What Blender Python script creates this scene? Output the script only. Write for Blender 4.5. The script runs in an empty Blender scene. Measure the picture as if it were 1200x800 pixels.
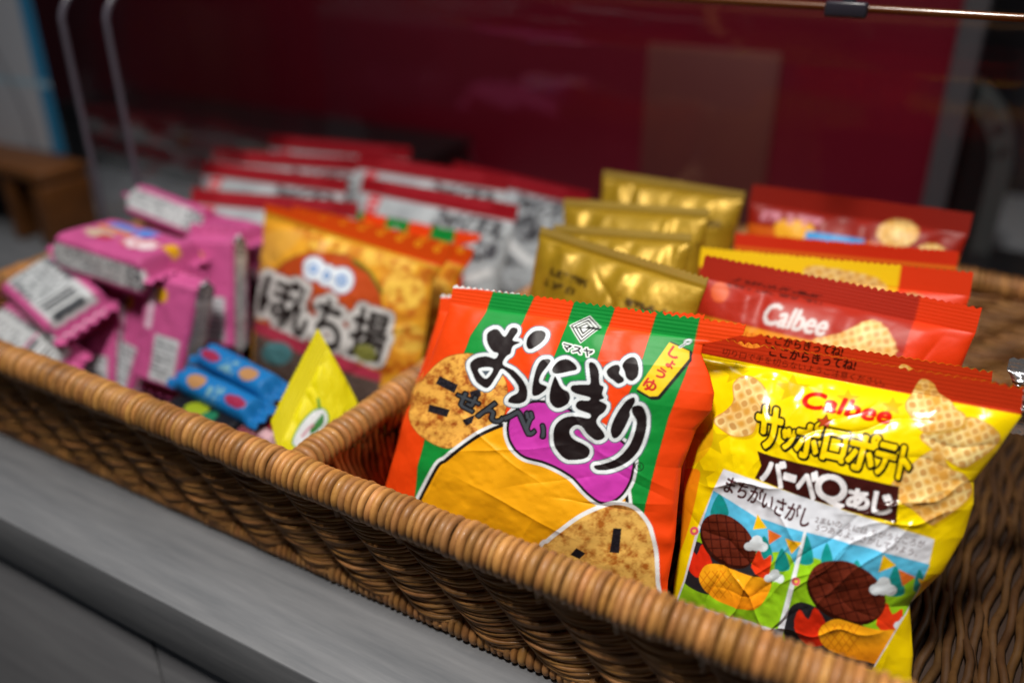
import bpy, math, random
import numpy as np
from mathutils import Matrix, Vector

random.seed(7)
RNG = np.random.default_rng(11)
SC = bpy.context.scene
COL = SC.collection

# ------------------------------------------------------------------ camera frame
FPX, HOR = 1050.0, 530.0           # focal length and horizon offset in pixels of a 1200 px wide frame
XV = np.array([2019.0, -530.0, -1050.0]); XV /= np.linalg.norm(XV)
q = (HOR ** 2 + FPX ** 2) / 2019.0
YV = np.array([q, 530.0, 1050.0]); YV /= np.linalg.norm(YV)
pit = math.atan2(HOR, FPX)
ZV = np.array([0.0, math.cos(pit), -math.sin(pit)])
CAM = np.array([0.0, 0.0, 0.298])  # the table top is z = 0

def ray(u, v):
    d = np.array([u - 600.0, 400.0 - v, FPX])
    return np.array([d @ XV, d @ YV, d @ ZV])

def at(u, v, Y=None, z=None):
    r = ray(u, v)
    s = Y / r[1] if Y is not None else (z - CAM[2]) / r[2]
    return CAM + r * s

def at_plane(u, v, p, n):
    r = ray(u, v)
    return CAM + r * (((p - CAM) @ n) / (r @ n))

def project(P):
    d = P - CAM
    x = d[..., 0] * XV[0] + d[..., 1] * YV[0] + d[..., 2] * ZV[0]
    y = d[..., 0] * XV[1] + d[..., 1] * YV[1] + d[..., 2] * ZV[1]
    f = d[..., 0] * XV[2] + d[..., 1] * YV[2] + d[..., 2] * ZV[2]
    return 600 + FPX * x / f, 400 - FPX * y / f

# ------------------------------------------------------------------ noise
def vnoise(x, y, seed=0):
    g = np.random.default_rng(seed).random((64, 64))
    xi, yi = np.floor(x).astype(int), np.floor(y).astype(int)
    fx, fy = x - xi, y - yi
    fx, fy = fx * fx * (3 - 2 * fx), fy * fy * (3 - 2 * fy)
    a, b = g[xi % 64, yi % 64], g[(xi + 1) % 64, yi % 64]
    c, d = g[xi % 64, (yi + 1) % 64], g[(xi + 1) % 64, (yi + 1) % 64]
    return (a * (1 - fx) + b * fx) * (1 - fy) + (c * (1 - fx) + d * fx) * fy

def fbm(x, y, seed=0, n=4):
    r, am, s = 0, 0.5, 1.0
    for k in range(n):
        r = r + am * vnoise(x * s + 7 * k, y * s + 3 * k, seed + k); am *= 0.5; s *= 2.03
    return r

# ------------------------------------------------------------------ print artwork (rasterised to vertex colours)
def lin(c):
    if isinstance(c, str):
        c = [int(c[i:i + 2], 16) / 255 for i in (1, 3, 5)]
    c = np.asarray(c, float)
    return np.where(c <= 0.04045, c / 12.92, ((c + 0.055) / 1.055) ** 2.4)

_GL = {}
def glyphs(text, bold=0.0, shear=0.0):
    key = (text, bold, shear)
    if key not in _GL:
        c = bpy.data.curves.new("glyph", "FONT"); c.body = text; c.offset = bold; c.shear = shear; c.resolution_u = 5
        o = bpy.data.objects.new("glyph", c); COL.objects.link(o)
        ev = o.evaluated_get(bpy.context.evaluated_depsgraph_get()); m = ev.to_mesh()
        V = np.array([v.co[:2] for v in m.vertices]) if len(m.vertices) else np.zeros((3, 2))
        T = [list(p.vertices) for p in m.polygons]
        ev.to_mesh_clear(); bpy.data.objects.remove(o); bpy.data.curves.remove(c)
        lo, hi = V.min(0), V.max(0)
        _GL[key] = ((V - lo) / np.maximum(hi - lo, 1e-6), T, (hi - lo))
    return _GL[key]

class Art:
    """A small raster in its own units: x right, y down."""
    def __init__(s, x0, y0, x1, y1, sc, base):
        s.x0, s.y0, s.sc = x0, y0, sc
        s.w, s.h = int((x1 - x0) * sc), int((y1 - y0) * sc)
        s.im = np.zeros((s.h, s.w, 3)); s.im[:] = lin(base)
        s.yy, s.xx = np.mgrid[0:s.h, 0:s.w]
        s.xx = s.xx / sc + x0 + .5 / sc; s.yy = s.yy / sc + y0 + .5 / sc
    def blank(s): return np.zeros((s.h, s.w), bool)
    def _box(s, P):
        lo = np.floor((P.min(0) - [s.x0, s.y0]) * s.sc).astype(int) - 1
        hi = np.ceil((P.max(0) - [s.x0, s.y0]) * s.sc).astype(int) + 2
        return max(lo[0], 0), max(lo[1], 0), min(hi[0], s.w), min(hi[1], s.h)
    def poly(s, pts, m=None):
        m = s.blank() if m is None else m
        P = np.asarray(pts, float)
        a, b, c, d = s._box(P)
        if c <= a or d <= b: return m
        X, Y = s.xx[b:d, a:c], s.yy[b:d, a:c]
        ins = np.zeros(X.shape, bool)
        for i in range(len(P)):
            (x1, y1), (x2, y2) = P[i - 1], P[i]
            if y1 == y2: continue
            cr = (y1 > Y) != (y2 > Y)
            ins ^= cr & (X < (x2 - x1) * (Y - y1) / (y2 - y1) + x1)
        m[b:d, a:c] |= ins
        return m
    def smooth(s, pts, m=None, n=6):
        P = np.asarray(pts, float); out = []
        for i in range(len(P)):
            p0, p1, p2, p3 = P[i - 1], P[i], P[(i + 1) % len(P)], P[(i + 2) % len(P)]
            for k in range(n):
                t = k / n
                out.append(.5 * (2 * p1 + (p2 - p0) * t + (2 * p0 - 5 * p1 + 4 * p2 - p3) * t * t + (3 * p1 - p0 - 3 * p2 + p3) * t ** 3))
        return s.poly(out, m)
    def ell(s, cx, cy, rx, ry, rot=0, m=None):
        t = np.linspace(0, 2 * math.pi, 40, endpoint=False); r = math.radians(rot)
        return s.poly(np.c_[cx + rx * np.cos(t) * math.cos(r) - ry * np.sin(t) * math.sin(r), cy + rx * np.cos(t) * math.sin(r) + ry * np.sin(t) * math.cos(r)], m)
    def line(s, pts, w, m=None):
        m = s.blank() if m is None else m
        for (x1, y1), (x2, y2) in zip(pts[:-1], pts[1:]):
            L = math.hypot(x2 - x1, y2 - y1) or 1; nx, ny = -(y2 - y1) / L * w / 2, (x2 - x1) / L * w / 2
            s.poly([(x1 + nx, y1 + ny), (x2 + nx, y2 + ny), (x2 - nx, y2 - ny), (x1 - nx, y1 - ny)], m)
            s.ell(x2, y2, w / 2, w / 2, 0, m); s.ell(x1, y1, w / 2, w / 2, 0, m)
        return m
    def text(s, t, quad, bold=0.0, shear=0.0, m=None):
        """quad: where the corners of the lettering's box go: TL, TR, BR, BL"""
        m = s.blank() if m is None else m
        V, T, _ = glyphs(t, 0.0, shear); own = s.blank()
        TL, TR, BR, BL = [np.asarray(p, float) for p in quad]
        x, y = V[:, :1], 1 - V[:, 1:]
        P = (TL * (1 - x) + TR * x) * (1 - y) + (BL * (1 - x) + BR * x) * y
        for tri in T: s.poly(P[tri], own)
        m |= s.grow(own, bold) if bold > 0 else own
        return m
    def grow(s, m, r):
        r = r * s.sc; out = m.copy(); ri = int(math.ceil(r))
        ys, xs = np.where(m)
        if len(ys) == 0: return out
        y0, y1, x0, x1 = max(ys.min() - ri - 1, 0), min(ys.max() + ri + 2, s.h), max(xs.min() - ri - 1, 0), min(xs.max() + ri + 2, s.w)
        sub = np.pad(m[y0:y1, x0:x1], ri); acc = np.zeros((y1 - y0, x1 - x0), bool)
        for dy in range(-ri, ri + 1):
            for dx in range(-ri, ri + 1):
                if dx * dx + dy * dy <= r * r + .3:
                    acc |= sub[ri + dy:ri + dy + y1 - y0, ri + dx:ri + dx + x1 - x0]
        out[y0:y1, x0:x1] |= acc
        return out
    def fill(s, m, c, al=1.0):
        c = lin(c) if isinstance(c, (str, list, tuple)) else c
        if getattr(c, "ndim", 1) == 3: s.im[m] = s.im[m] * (1 - al) + c[m] * al
        else: s.im[m] = s.im[m] * (1 - al) + c * al
    def mix(s, m, c1, c2, k):
        k = np.clip(k, 0, 1)[..., None]
        s.fill(m, lin(c1) * (1 - k) + lin(c2) * k)
    def sample(s, x, y):
        im = s.im
        gx = np.clip((x - s.x0) * s.sc - .5, 0, s.w - 1.001); gy = np.clip((y - s.y0) * s.sc - .5, 0, s.h - 1.001)
        xi, yi = gx.astype(int), gy.astype(int); fx, fy = (gx - xi)[..., None], (gy - yi)[..., None]
        return (im[yi, xi] * (1 - fx) + im[yi, xi + 1] * fx) * (1 - fy) + (im[yi + 1, xi] * (1 - fx) + im[yi + 1, xi + 1] * fx) * fy
    def soften(s):
        p = np.pad(s.im, ((1, 1), (1, 1), (0, 0)), "edge")
        s.im = sum(p[i:i + s.h, j:j + s.w] * wi * wj for i, wi in enumerate((.25, .5, .25)) for j, wj in enumerate((.25, .5, .25)))

def T(ox, oy, sc):
    """coordinates read off an enlarged detail back to photograph units"""
    return lambda pts: [(x / sc + ox, y / sc + oy) for x, y in pts]

def cracker_fill(a, m, seed, dark="#a4581c", light="#e8b04a", fr=6.):
    n = fbm(a.xx / fr, a.yy / fr, seed, 5); n2 = fbm(a.xx / (fr * .28), a.yy / (fr * .2), seed + 9, 3)
    a.mix(m, light, dark, (n - .36) * 2.6 + (n2 - .45) * 1.1)

def waffle_fill(a, m, fr, rot, seed):
    r = math.radians(rot)
    wx = 1.2 * (vnoise(a.xx / fr, a.yy / fr, seed + 4) - .5); wy = 1.2 * (vnoise(a.xx / fr + 9, a.yy / fr, seed + 5) - .5)
    x = (a.xx * math.cos(r) + a.yy * math.sin(r)) / fr * 2 * math.pi + wx; y = (-a.xx * math.sin(r) + a.yy * math.cos(r)) / fr * 2 * math.pi + wy
    g = np.cos(x) + np.cos(y)
    n = fbm(a.xx / fr / 1.6, a.yy / fr / 1.6, seed)
    a.mix(m, "#f2dd98", "#cf9640", .5 - g * .30 + (n - .47) * 1.5)
    k = np.clip((g - .35 - .6 * (n - .47)) / .9, 0, 1); k = (k * k * (3 - 2 * k) * .8)[..., None]
    im = a.im * (1 - k) + lin("#b87a30") * k; a.im[m] = im[m]

# ------------------------------------------------------------------ mesh / material helpers
def mesh_np(name, V, F, mat, parent=None, col=None, smooth=True, inv=None):
    V = np.asarray(V, np.float32)
    if inv is not None:
        V = (np.c_[V, np.ones(len(V))] @ np.array(inv).T)[:, :3].astype(np.float32)
    me = bpy.data.meshes.new(name)
    F = np.asarray(F, np.int32); n = F.shape[1]
    me.vertices.add(len(V)); me.vertices.foreach_set("co", V.ravel())
    me.loops.add(F.size); me.loops.foreach_set("vertex_index", F.ravel())
    me.polygons.add(len(F)); me.polygons.foreach_set("loop_start", np.arange(0, F.size, n, dtype=np.int32))
    me.update(calc_edges=True); me.validate()
    me.polygons.foreach_set("use_smooth", np.full(len(me.polygons), smooth))
    if col is not None:
        at_ = me.color_attributes.new("print", "FLOAT_COLOR", "POINT")
        at_.data.foreach_set("color", np.c_[col, np.ones(len(col))].astype(np.float32).ravel())
    me.materials.append(mat)
    o = bpy.data.objects.new(name, me); COL.objects.link(o)
    if parent is not None: o.parent = parent
    return o

class MB:
    def __init__(s): s.V, s.F, s.C, s.n = [], [], [], 0
    def add(s, V, F, C=None):
        V = np.asarray(V, float); s.V.append(V); s.F.append(np.asarray(F) + s.n); s.n += len(V)
        s.C.append(np.full((len(V), 3), .5) if C is None else np.broadcast_to(C, (len(V), 3)))
    def build(s, name, mat, parent=None, smooth=True, inv=None, col=True):
        return mesh_np(name, np.concatenate(s.V), np.concatenate(s.F), mat, parent, np.concatenate(s.C) if col else None, smooth, inv)

def grid_faces(ni, nj, wrap_i=False, wrap_j=False):
    i = np.arange(ni if wrap_i else ni - 1); j = np.arange(nj if wrap_j else nj - 1)
    I, J = np.meshgrid(i, j, indexing="ij"); I2, J2 = (I + 1) % ni, (J + 1) % nj
    return np.stack([I * nj + J, I2 * nj + J, I2 * nj + J2, I * nj + J2], -1).reshape(-1, 4)

def tube(mb, P, r, k=6, closed=False, C=None, flat=None):
    """tube round the polyline P; r radius or array; flat=(dir, a, b) gives an elliptic section"""
    P = np.asarray(P, float); n = len(P)
    Tn = (np.roll(P, -1, 0) - np.roll(P, 1, 0)) if closed else np.gradient(P, axis=0)
    Tn /= np.linalg.norm(Tn, axis=1)[:, None] + 1e-12
    up = np.array([0, 0, 1.0]); A = np.cross(Tn, up); bad = np.linalg.norm(A, axis=1) < .2
    A[bad] = np.cross(Tn[bad], [1.0, 0, 0]); A /= np.linalg.norm(A, axis=1)[:, None]
    B = np.cross(A, Tn)
    th = np.arange(k) * 2 * math.pi / k
    r = np.broadcast_to(r, (n,))
    V = P[:, None] + (A[:, None] * np.cos(th)[None, :, None] + B[:, None] * np.sin(th)[None, :, None]) * r[:, None, None]
    mb.add(V.reshape(-1, 3), grid_faces(n, k, closed, True), C if C is None or np.ndim(C) == 1 else np.repeat(C, k, 0))

def rbox(mb, c, size, bev=.002, C=None, R=None):
    """box with rounded edges"""
    h = np.array(size) / 2; b = min(bev, min(h) * .9)
    def ax(hh): return np.array([-hh, -hh + b * .3, -hh + b, hh - b, hh - b * .3, hh])
    for a in range(3):
        i, j = [(1, 2), (2, 0), (0, 1)][a]
        for sg in (-1, 1):
            U, W = np.meshgrid(ax(h[i]), ax(h[j]), indexing="ij")
            Q = np.zeros(U.shape + (3,)); Q[..., i] = U; Q[..., j] = W; Q[..., a] = sg * h[a]
            inner = np.clip(Q, -(h - b), h - b); d = Q - inner
            Q = inner + d / (np.linalg.norm(d, axis=-1, keepdims=True) + 1e-12) * b
            Q = Q.reshape(-1, 3)
            if R is not None: Q = Q @ np.array(R).T
            F = grid_faces(6, 6)
            mb.add(Q + c, F if sg > 0 else F[:, ::-1], C)

def mat(name, col=None, rough=.5, metal=0., spec=.5, coat=0., attr=False, noise=None, bump=None, tint=None, sheen=0.):
    m = bpy.data.materials.new(name); m.use_nodes = True
    nt = m.node_tree; b = nt.nodes["Principled BSDF"]
    b.inputs["Roughness"].default_value = rough; b.inputs["Metallic"].default_value = metal
    b.inputs["Specular IOR Level"].default_value = spec; b.inputs["Coat Weight"].default_value = coat
    b.inputs["Coat Roughness"].default_value = .08
    src = None
    if attr:
        a = nt.nodes.new("ShaderNodeAttribute"); a.attribute_name = "print"; src = a.outputs["Color"]
    if col is not None:
        b.inputs["Base Color"].default_value = (*lin(col), 1)
    tc = nt.nodes.new("ShaderNodeTexCoord")
    if noise:   # (scale, c1, c2, stretch xyz)
        mp = nt.nodes.new("ShaderNodeMapping"); mp.inputs["Scale"].default_value = noise[3]
        nt.links.new(tc.outputs["Object"], mp.inputs[0])
        nz = nt.nodes.new("ShaderNodeTexNoise"); nz.inputs["Scale"].default_value = noise[0]; nz.inputs["Detail"].default_value = 8; nz.inputs["Roughness"].default_value = .65
        nt.links.new(mp.outputs[0], nz.inputs[0])
        rp = nt.nodes.new("ShaderNodeValToRGB"); rp.color_ramp.elements[0].position = .32; rp.color_ramp.elements[1].position = .68
        rp.color_ramp.elements[0].color = (*lin(noise[1]), 1); rp.color_ramp.elements[1].color = (*lin(noise[2]), 1)
        nt.links.new(nz.outputs[0], rp.inputs[0])
        if src is not None:
            mx = nt.nodes.new("ShaderNodeMix"); mx.data_type = "RGBA"; mx.blend_type = "MULTIPLY"; mx.inputs[0].default_value = 1
            nt.links.new(src, mx.inputs[6]); nt.links.new(rp.outputs[0], mx.inputs[7]); src = mx.outputs[2]
        else: src = rp.outputs[0]
    if src is not None: nt.links.new(src, b.inputs["Base Color"])
    if bump:    # (scale, strength, distance)
        nz = nt.nodes.new("ShaderNodeTexNoise"); nz.inputs["Scale"].default_value = bump[0]; nz.inputs["Detail"].default_value = 4
        nt.links.new(tc.outputs["Object"], nz.inputs[0])
        bp = nt.nodes.new("ShaderNodeBump"); bp.inputs["Strength"].default_value = bump[1]; bp.inputs["Distance"].default_value = bump[2]
        nt.links.new(nz.outputs[0], bp.inputs["Height"]); nt.links.new(bp.outputs[0], b.inputs["Normal"])
    return m

M = dict(
    film=mat("printed_film", rough=.45, spec=.26, attr=True, bump=(90, .10, .001)),
    gloss_film=mat("glossy_film", rough=.19, spec=.29, attr=True, bump=(70, .12, .0012)),
    matte_film=mat("satin_film", rough=.5, spec=.3, attr=True, bump=(60, .2, .002)),
    foil=mat("gold_foil_film", rough=.42, metal=.3, spec=.4, attr=True, bump=(70, .25, .002)),
    rattan=mat("varnished_rattan", rough=.5, spec=.4, coat=.06, attr=True, noise=(60, "#b8a48c", "#fff4e6", (1, 1, 1)), bump=(400, .2, .0006)),
    table=mat("grey_washed_wood", rough=.5, spec=.35, noise=(9, "#5f6165", "#76777a", (1.2, 14, 14)), bump=(120, .08, .001)),
    panel=mat("grey_wood_panel", rough=.55, spec=.3, noise=(9, "#76767a", "#88888b", (1.2, 14, 14)), bump=(120, .06, .001)),
    gap=mat("dark_gap", "#161618", .8),
    base=mat("dark_brown_board", "#2a180b", .7),
    red=mat("wine_red_backdrop", rough=.45, spec=.4, noise=(3, "#62051a", "#6e0a22", (1, 1, 1))),
    grey_edge=mat("grey_edge_strip", "#4d4a4e", .5),
    grey_dark=mat("dark_grey_border", "#3a3d3d", .5),
    reflection=mat("reflection_sheet", rough=.6, noise=(5, "#56201f", "#5e2722", (4, 1, .3))),  # brown tone of the lid's reflection, put into a solid sheet
    black=mat("black_plastic", "#0c0c0e", .4, noise=None),
    dark_grey=mat("dark_grey_plastic", "#2c2a33", .3),
    wood=mat("brown_wood", rough=.5, noise=(6, "#4a290c", "#764515", (1, 6, 6))),
    print=mat("printed_paper", rough=.6, attr=True),
    lip=mat("polished_acrylic_edge", "#5b5863", .25),
    brown_rod=mat("amber_edge", "#5a3114", .25, coat=.3),
    silver=mat("silver_film", rough=.25, metal=.8, attr=True, bump=(150, .4, .002)),
)
def acrylic():
    m = bpy.data.materials.new("clear_acrylic"); m.use_nodes = True; nt = m.node_tree; nt.nodes.clear()
    out = nt.nodes.new("ShaderNodeOutputMaterial"); mx = nt.nodes.new("ShaderNodeMixShader")
    tr = nt.nodes.new("ShaderNodeBsdfTransparent"); tr.inputs[0].default_value = (.95, .95, .96, 1)
    gl = nt.nodes.new("ShaderNodeBsdfGlossy"); gl.inputs["Roughness"].default_value = .06
    fr = nt.nodes.new("ShaderNodeFresnel"); ge = nt.nodes.new("ShaderNodeNewGeometry"); ma = nt.nodes.new("ShaderNodeMath"); ma.operation = "MULTIPLY_ADD"
    ma.inputs[1].default_value = 1 / 1.5 - 1.5; ma.inputs[2].default_value = 1.5       # same Fresnel curve on both sides of the thin sheet
    nt.links.new(ge.outputs["Backfacing"], ma.inputs[0]); nt.links.new(ma.outputs[0], fr.inputs[0])
    tc = nt.nodes.new("ShaderNodeTexCoord"); nz = nt.nodes.new("ShaderNodeTexNoise"); nz.inputs["Scale"].default_value = 14
    bp = nt.nodes.new("ShaderNodeBump"); bp.inputs["Strength"].default_value = .25; bp.inputs["Distance"].default_value = .004
    nt.links.new(tc.outputs["Object"], nz.inputs[0]); nt.links.new(nz.outputs[0], bp.inputs["Height"])
    nt.links.new(bp.outputs[0], gl.inputs["Normal"])
    nt.links.new(fr.outputs[0], mx.inputs[0]); nt.links.new(tr.outputs[0], mx.inputs[1]); nt.links.new(gl.outputs[0], mx.inputs[2])
    nt.links.new(mx.outputs[0], out.inputs[0])
    return m
M["acrylic"] = acrylic()

def empty(name, loc, label, cat, group=None, mtx=None):
    o = bpy.data.objects.new(name, None); COL.objects.link(o); o.empty_display_size = .02
    if mtx is not None: o.matrix_world = mtx
    else: o.location = loc
    return tag(o, label, cat, group)
def tag(o, label, cat, group=None):
    o["label"] = label; o["category"] = cat
    if group: o["group"] = group
    return o
def copy_tree(o, label=None, mtx=None, parent=None):
    c = o.copy(); COL.objects.link(c); c.parent = parent
    if label: c["label"] = label
    if mtx is not None: c.matrix_world = mtx
    for ch in o.children:
        copy_tree(ch, parent=c)
    return c

# ------------------------------------------------------------------ film bags
def bag_frame(TL, TR, lean):
    ex = TR - TL; W = np.linalg.norm(ex); ex = ex / W
    nh = np.array([ex[1], -ex[0], 0.0]); nh /= np.linalg.norm(nh)          # horizontal, towards the viewer
    dn = np.array([0, 0, -1.0]) * math.cos(lean) + nh * math.sin(lean)
    dn = dn - ex * (dn @ ex); dn /= np.linalg.norm(dn)
    n = np.cross(dn, ex); n = -n if n @ nh < 0 else n
    return ex, dn, n, W

def frame_mtx(TL, TR, lean, h):
    ex, dn, n, W = bag_frame(TL, TR, lean)
    o = TL + ex * W / 2 + dn * h
    return Matrix(np.array([[ex[0], n[0], -dn[0], o[0]], [ex[1], n[1], -dn[1], o[1]], [ex[2], n[2], -dn[2], o[2]], [0, 0, 0, 1]]).tolist())

def film_bag(name, label, cat, group, TL, TR, lean, h, art, back, res=(120, 120), bulge=.016, seal=.012, bseal=.010,
             left=None, right=None, pinch=.004, by_photo=False, m="film", wr=1.0, seed=1, tooth=.0032, rid=.00004, puck=1.0, creases=10, frame=None, wave=.0012, flat_top=None):
    ex, dn, n, W = frame if frame else bag_frame(TL, TR, lean)
    o = TL + ex * W / 2 + dn * h
    mtx = Matrix(np.array([[ex[0], n[0], -dn[0], o[0]], [ex[1], n[1], -dn[1], o[1]], [ex[2], n[2], -dn[2], o[2]], [0, 0, 0, 1]]).tolist())
    inv = mtx.inverted()
    root = empty(name, None, label, cat, group, mtx)
    def outline(pts, x_def, sg):
        if pts is None:
            y = np.linspace(0, h, 60)
            return y, x_def + sg * pinch * np.sin(np.pi * np.clip((y - seal) / (h - seal - bseal), 0, 1)) ** .8
        L = []
        for u, v in pts:
            d = at_plane(u, v, TL, n) - TL; L.append((d @ dn, d @ ex))
        L.sort(); L = np.array(L); return L[:, 0], L[:, 1]
    ly, lx = outline(left, 0, 1); ry, rx = outline(right, W, -1)
    rg = np.random.default_rng(seed)
    cr = [(rg.random(), rg.random(), rg.normal(0, .5), rg.normal(0, .5), rg.uniform(.15, .4), rg.uniform(.3, 1) * rg.choice([-1, 1])) for _ in range(creases)]
    def surf(a, y, side):
        """a 0..1 across, y metres down; side +1 front, -1 back"""
        x = np.interp(y, ly, lx) * (1 - a) + np.interp(y, ry, rx) * a
        b = np.clip((y - seal) / (h - seal - bseal), 0, 1)
        e = np.abs(2 * a - 1)
        g = np.clip(1 - e ** 2.6, 0, 1) ** .62; hb = np.clip(1 - np.abs(2 * b - 1) ** 2.8, 0, 1) ** .7
        lump = .82 + .36 * fbm(a * 3.1 + seed, b * 3.1, seed)
        d0 = bulge * g * hb * lump * side
        env = np.clip(g * 1.3, 0, 1)
        tp = np.exp(-b / .13) * np.clip(b / .03, 0, 1); bt = np.exp(-(1 - b) / .13) * np.clip((1 - b) / .03, 0, 1)
        k = np.sin(a * 31 + 5 * vnoise(a * 6 + seed, b * 2, seed + 3)) * (vnoise(a * 5, b * 0 + side, seed + 5) * 1.4)
        w = .0016 * puck * k * (tp + bt) * env
        sd = np.exp(-(1 - e) / .10) * np.clip((1 - e) / .02, 0, 1)
        w += .0011 * puck * np.sin(b * 34 + 6 * vnoise(b * 5, a * 2 + seed, seed + 6)) * vnoise(b * 6, a, seed + 8) * sd * hb
        f = fbm(a * 7, b * 7, seed + 20, 4) - .47
        w += .0032 * wr * f * env * hb
        for (ca, cb, da, db, ln, am) in cr:
            L = math.hypot(da, db) + 1e-6; ta, tb = da / L, db / L
            pa, pb = a - ca, b - cb
            al = pa * ta + pb * tb; pe = -pa * tb + pb * ta + .03 * (vnoise(al * 9 + seed, al * 0, seed) - .5)
            w += .0014 * wr * am * np.exp(-np.abs(pe) / .013) * np.clip(1 - (al / ln) ** 2, 0, 1) * env * hb
        wv = wave * np.sin(a * 5.2 + seed) * np.exp(-y / .03)
        rdg = rid * np.sin(y / .0017 * 2 * math.pi) * ((y < seal) & (y > .0018))
        base = TL + ex * x[..., None] + dn * y[..., None]
        thin = .0003 * side
        smooth = base + n * (d0 + wv + thin)[..., None]
        return smooth, base + n * (d0 + (w if side > 0 else w * .6) + wv + thin + rdg)[..., None]
    def colour(a, y, smooth):
        if by_photo:
            u, v = project(smooth); return art.sample(u, v)
        return art.sample(a * W * 1000, y * 1000)
    bk = lin(back)
    def patch(nm, y0, y1, ny, zig=False, back_n=None):
        V, F, C, n0 = [], [], [], 0
        for side in (1, -1):
            na = res[0] if side > 0 else max(24, res[0] // 3); nyy = ny if side > 0 else max(4, ny // 3)
            if zig: na, nyy = res[0], ny
            A, Y = np.meshgrid(np.linspace(0, 1, na), np.linspace(y0, y1, nyy), indexing="ij")
            if zig:
                ph = A * W / tooth; z = np.abs(ph - np.floor(ph) - .5) * 2
                k = np.clip(1 - (Y - y0) / (y1 - y0) * 2.2, 0, 1) if zig == 1 else np.clip(1 - (y1 - Y) / (y1 - y0) * 2.2, 0, 1)
                amp = tooth * .33 * (.55 + .9 * vnoise(ph * .7, ph * 0, seed + 31)) * z ** 1.3
                Y = Y + (amp if zig == 1 else -amp) * k
            sm, P = surf(A, Y, side)
            V.append(P.reshape(-1, 3))
            C.append(colour(A, Y, sm).reshape(-1, 3) if side > 0 else np.broadcast_to(bk, (A.size, 3)))
            f = grid_faces(na, nyy); F.append((f[:, ::-1] if side > 0 else f) + n0); n0 += A.size
        return mesh_np(nm, np.concatenate(V), np.concatenate(F), M[m], root, np.concatenate(C), True, inv)
    patch("body", seal, h - bseal, res[1])
    patch("top_seal", 0, seal, max(8, int(res[1] * seal / h * 1.6)), 1)
    if bseal > 0: patch("bottom_seal", h - bseal, h, 8, 2)
    return root

exec_art = {}

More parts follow.
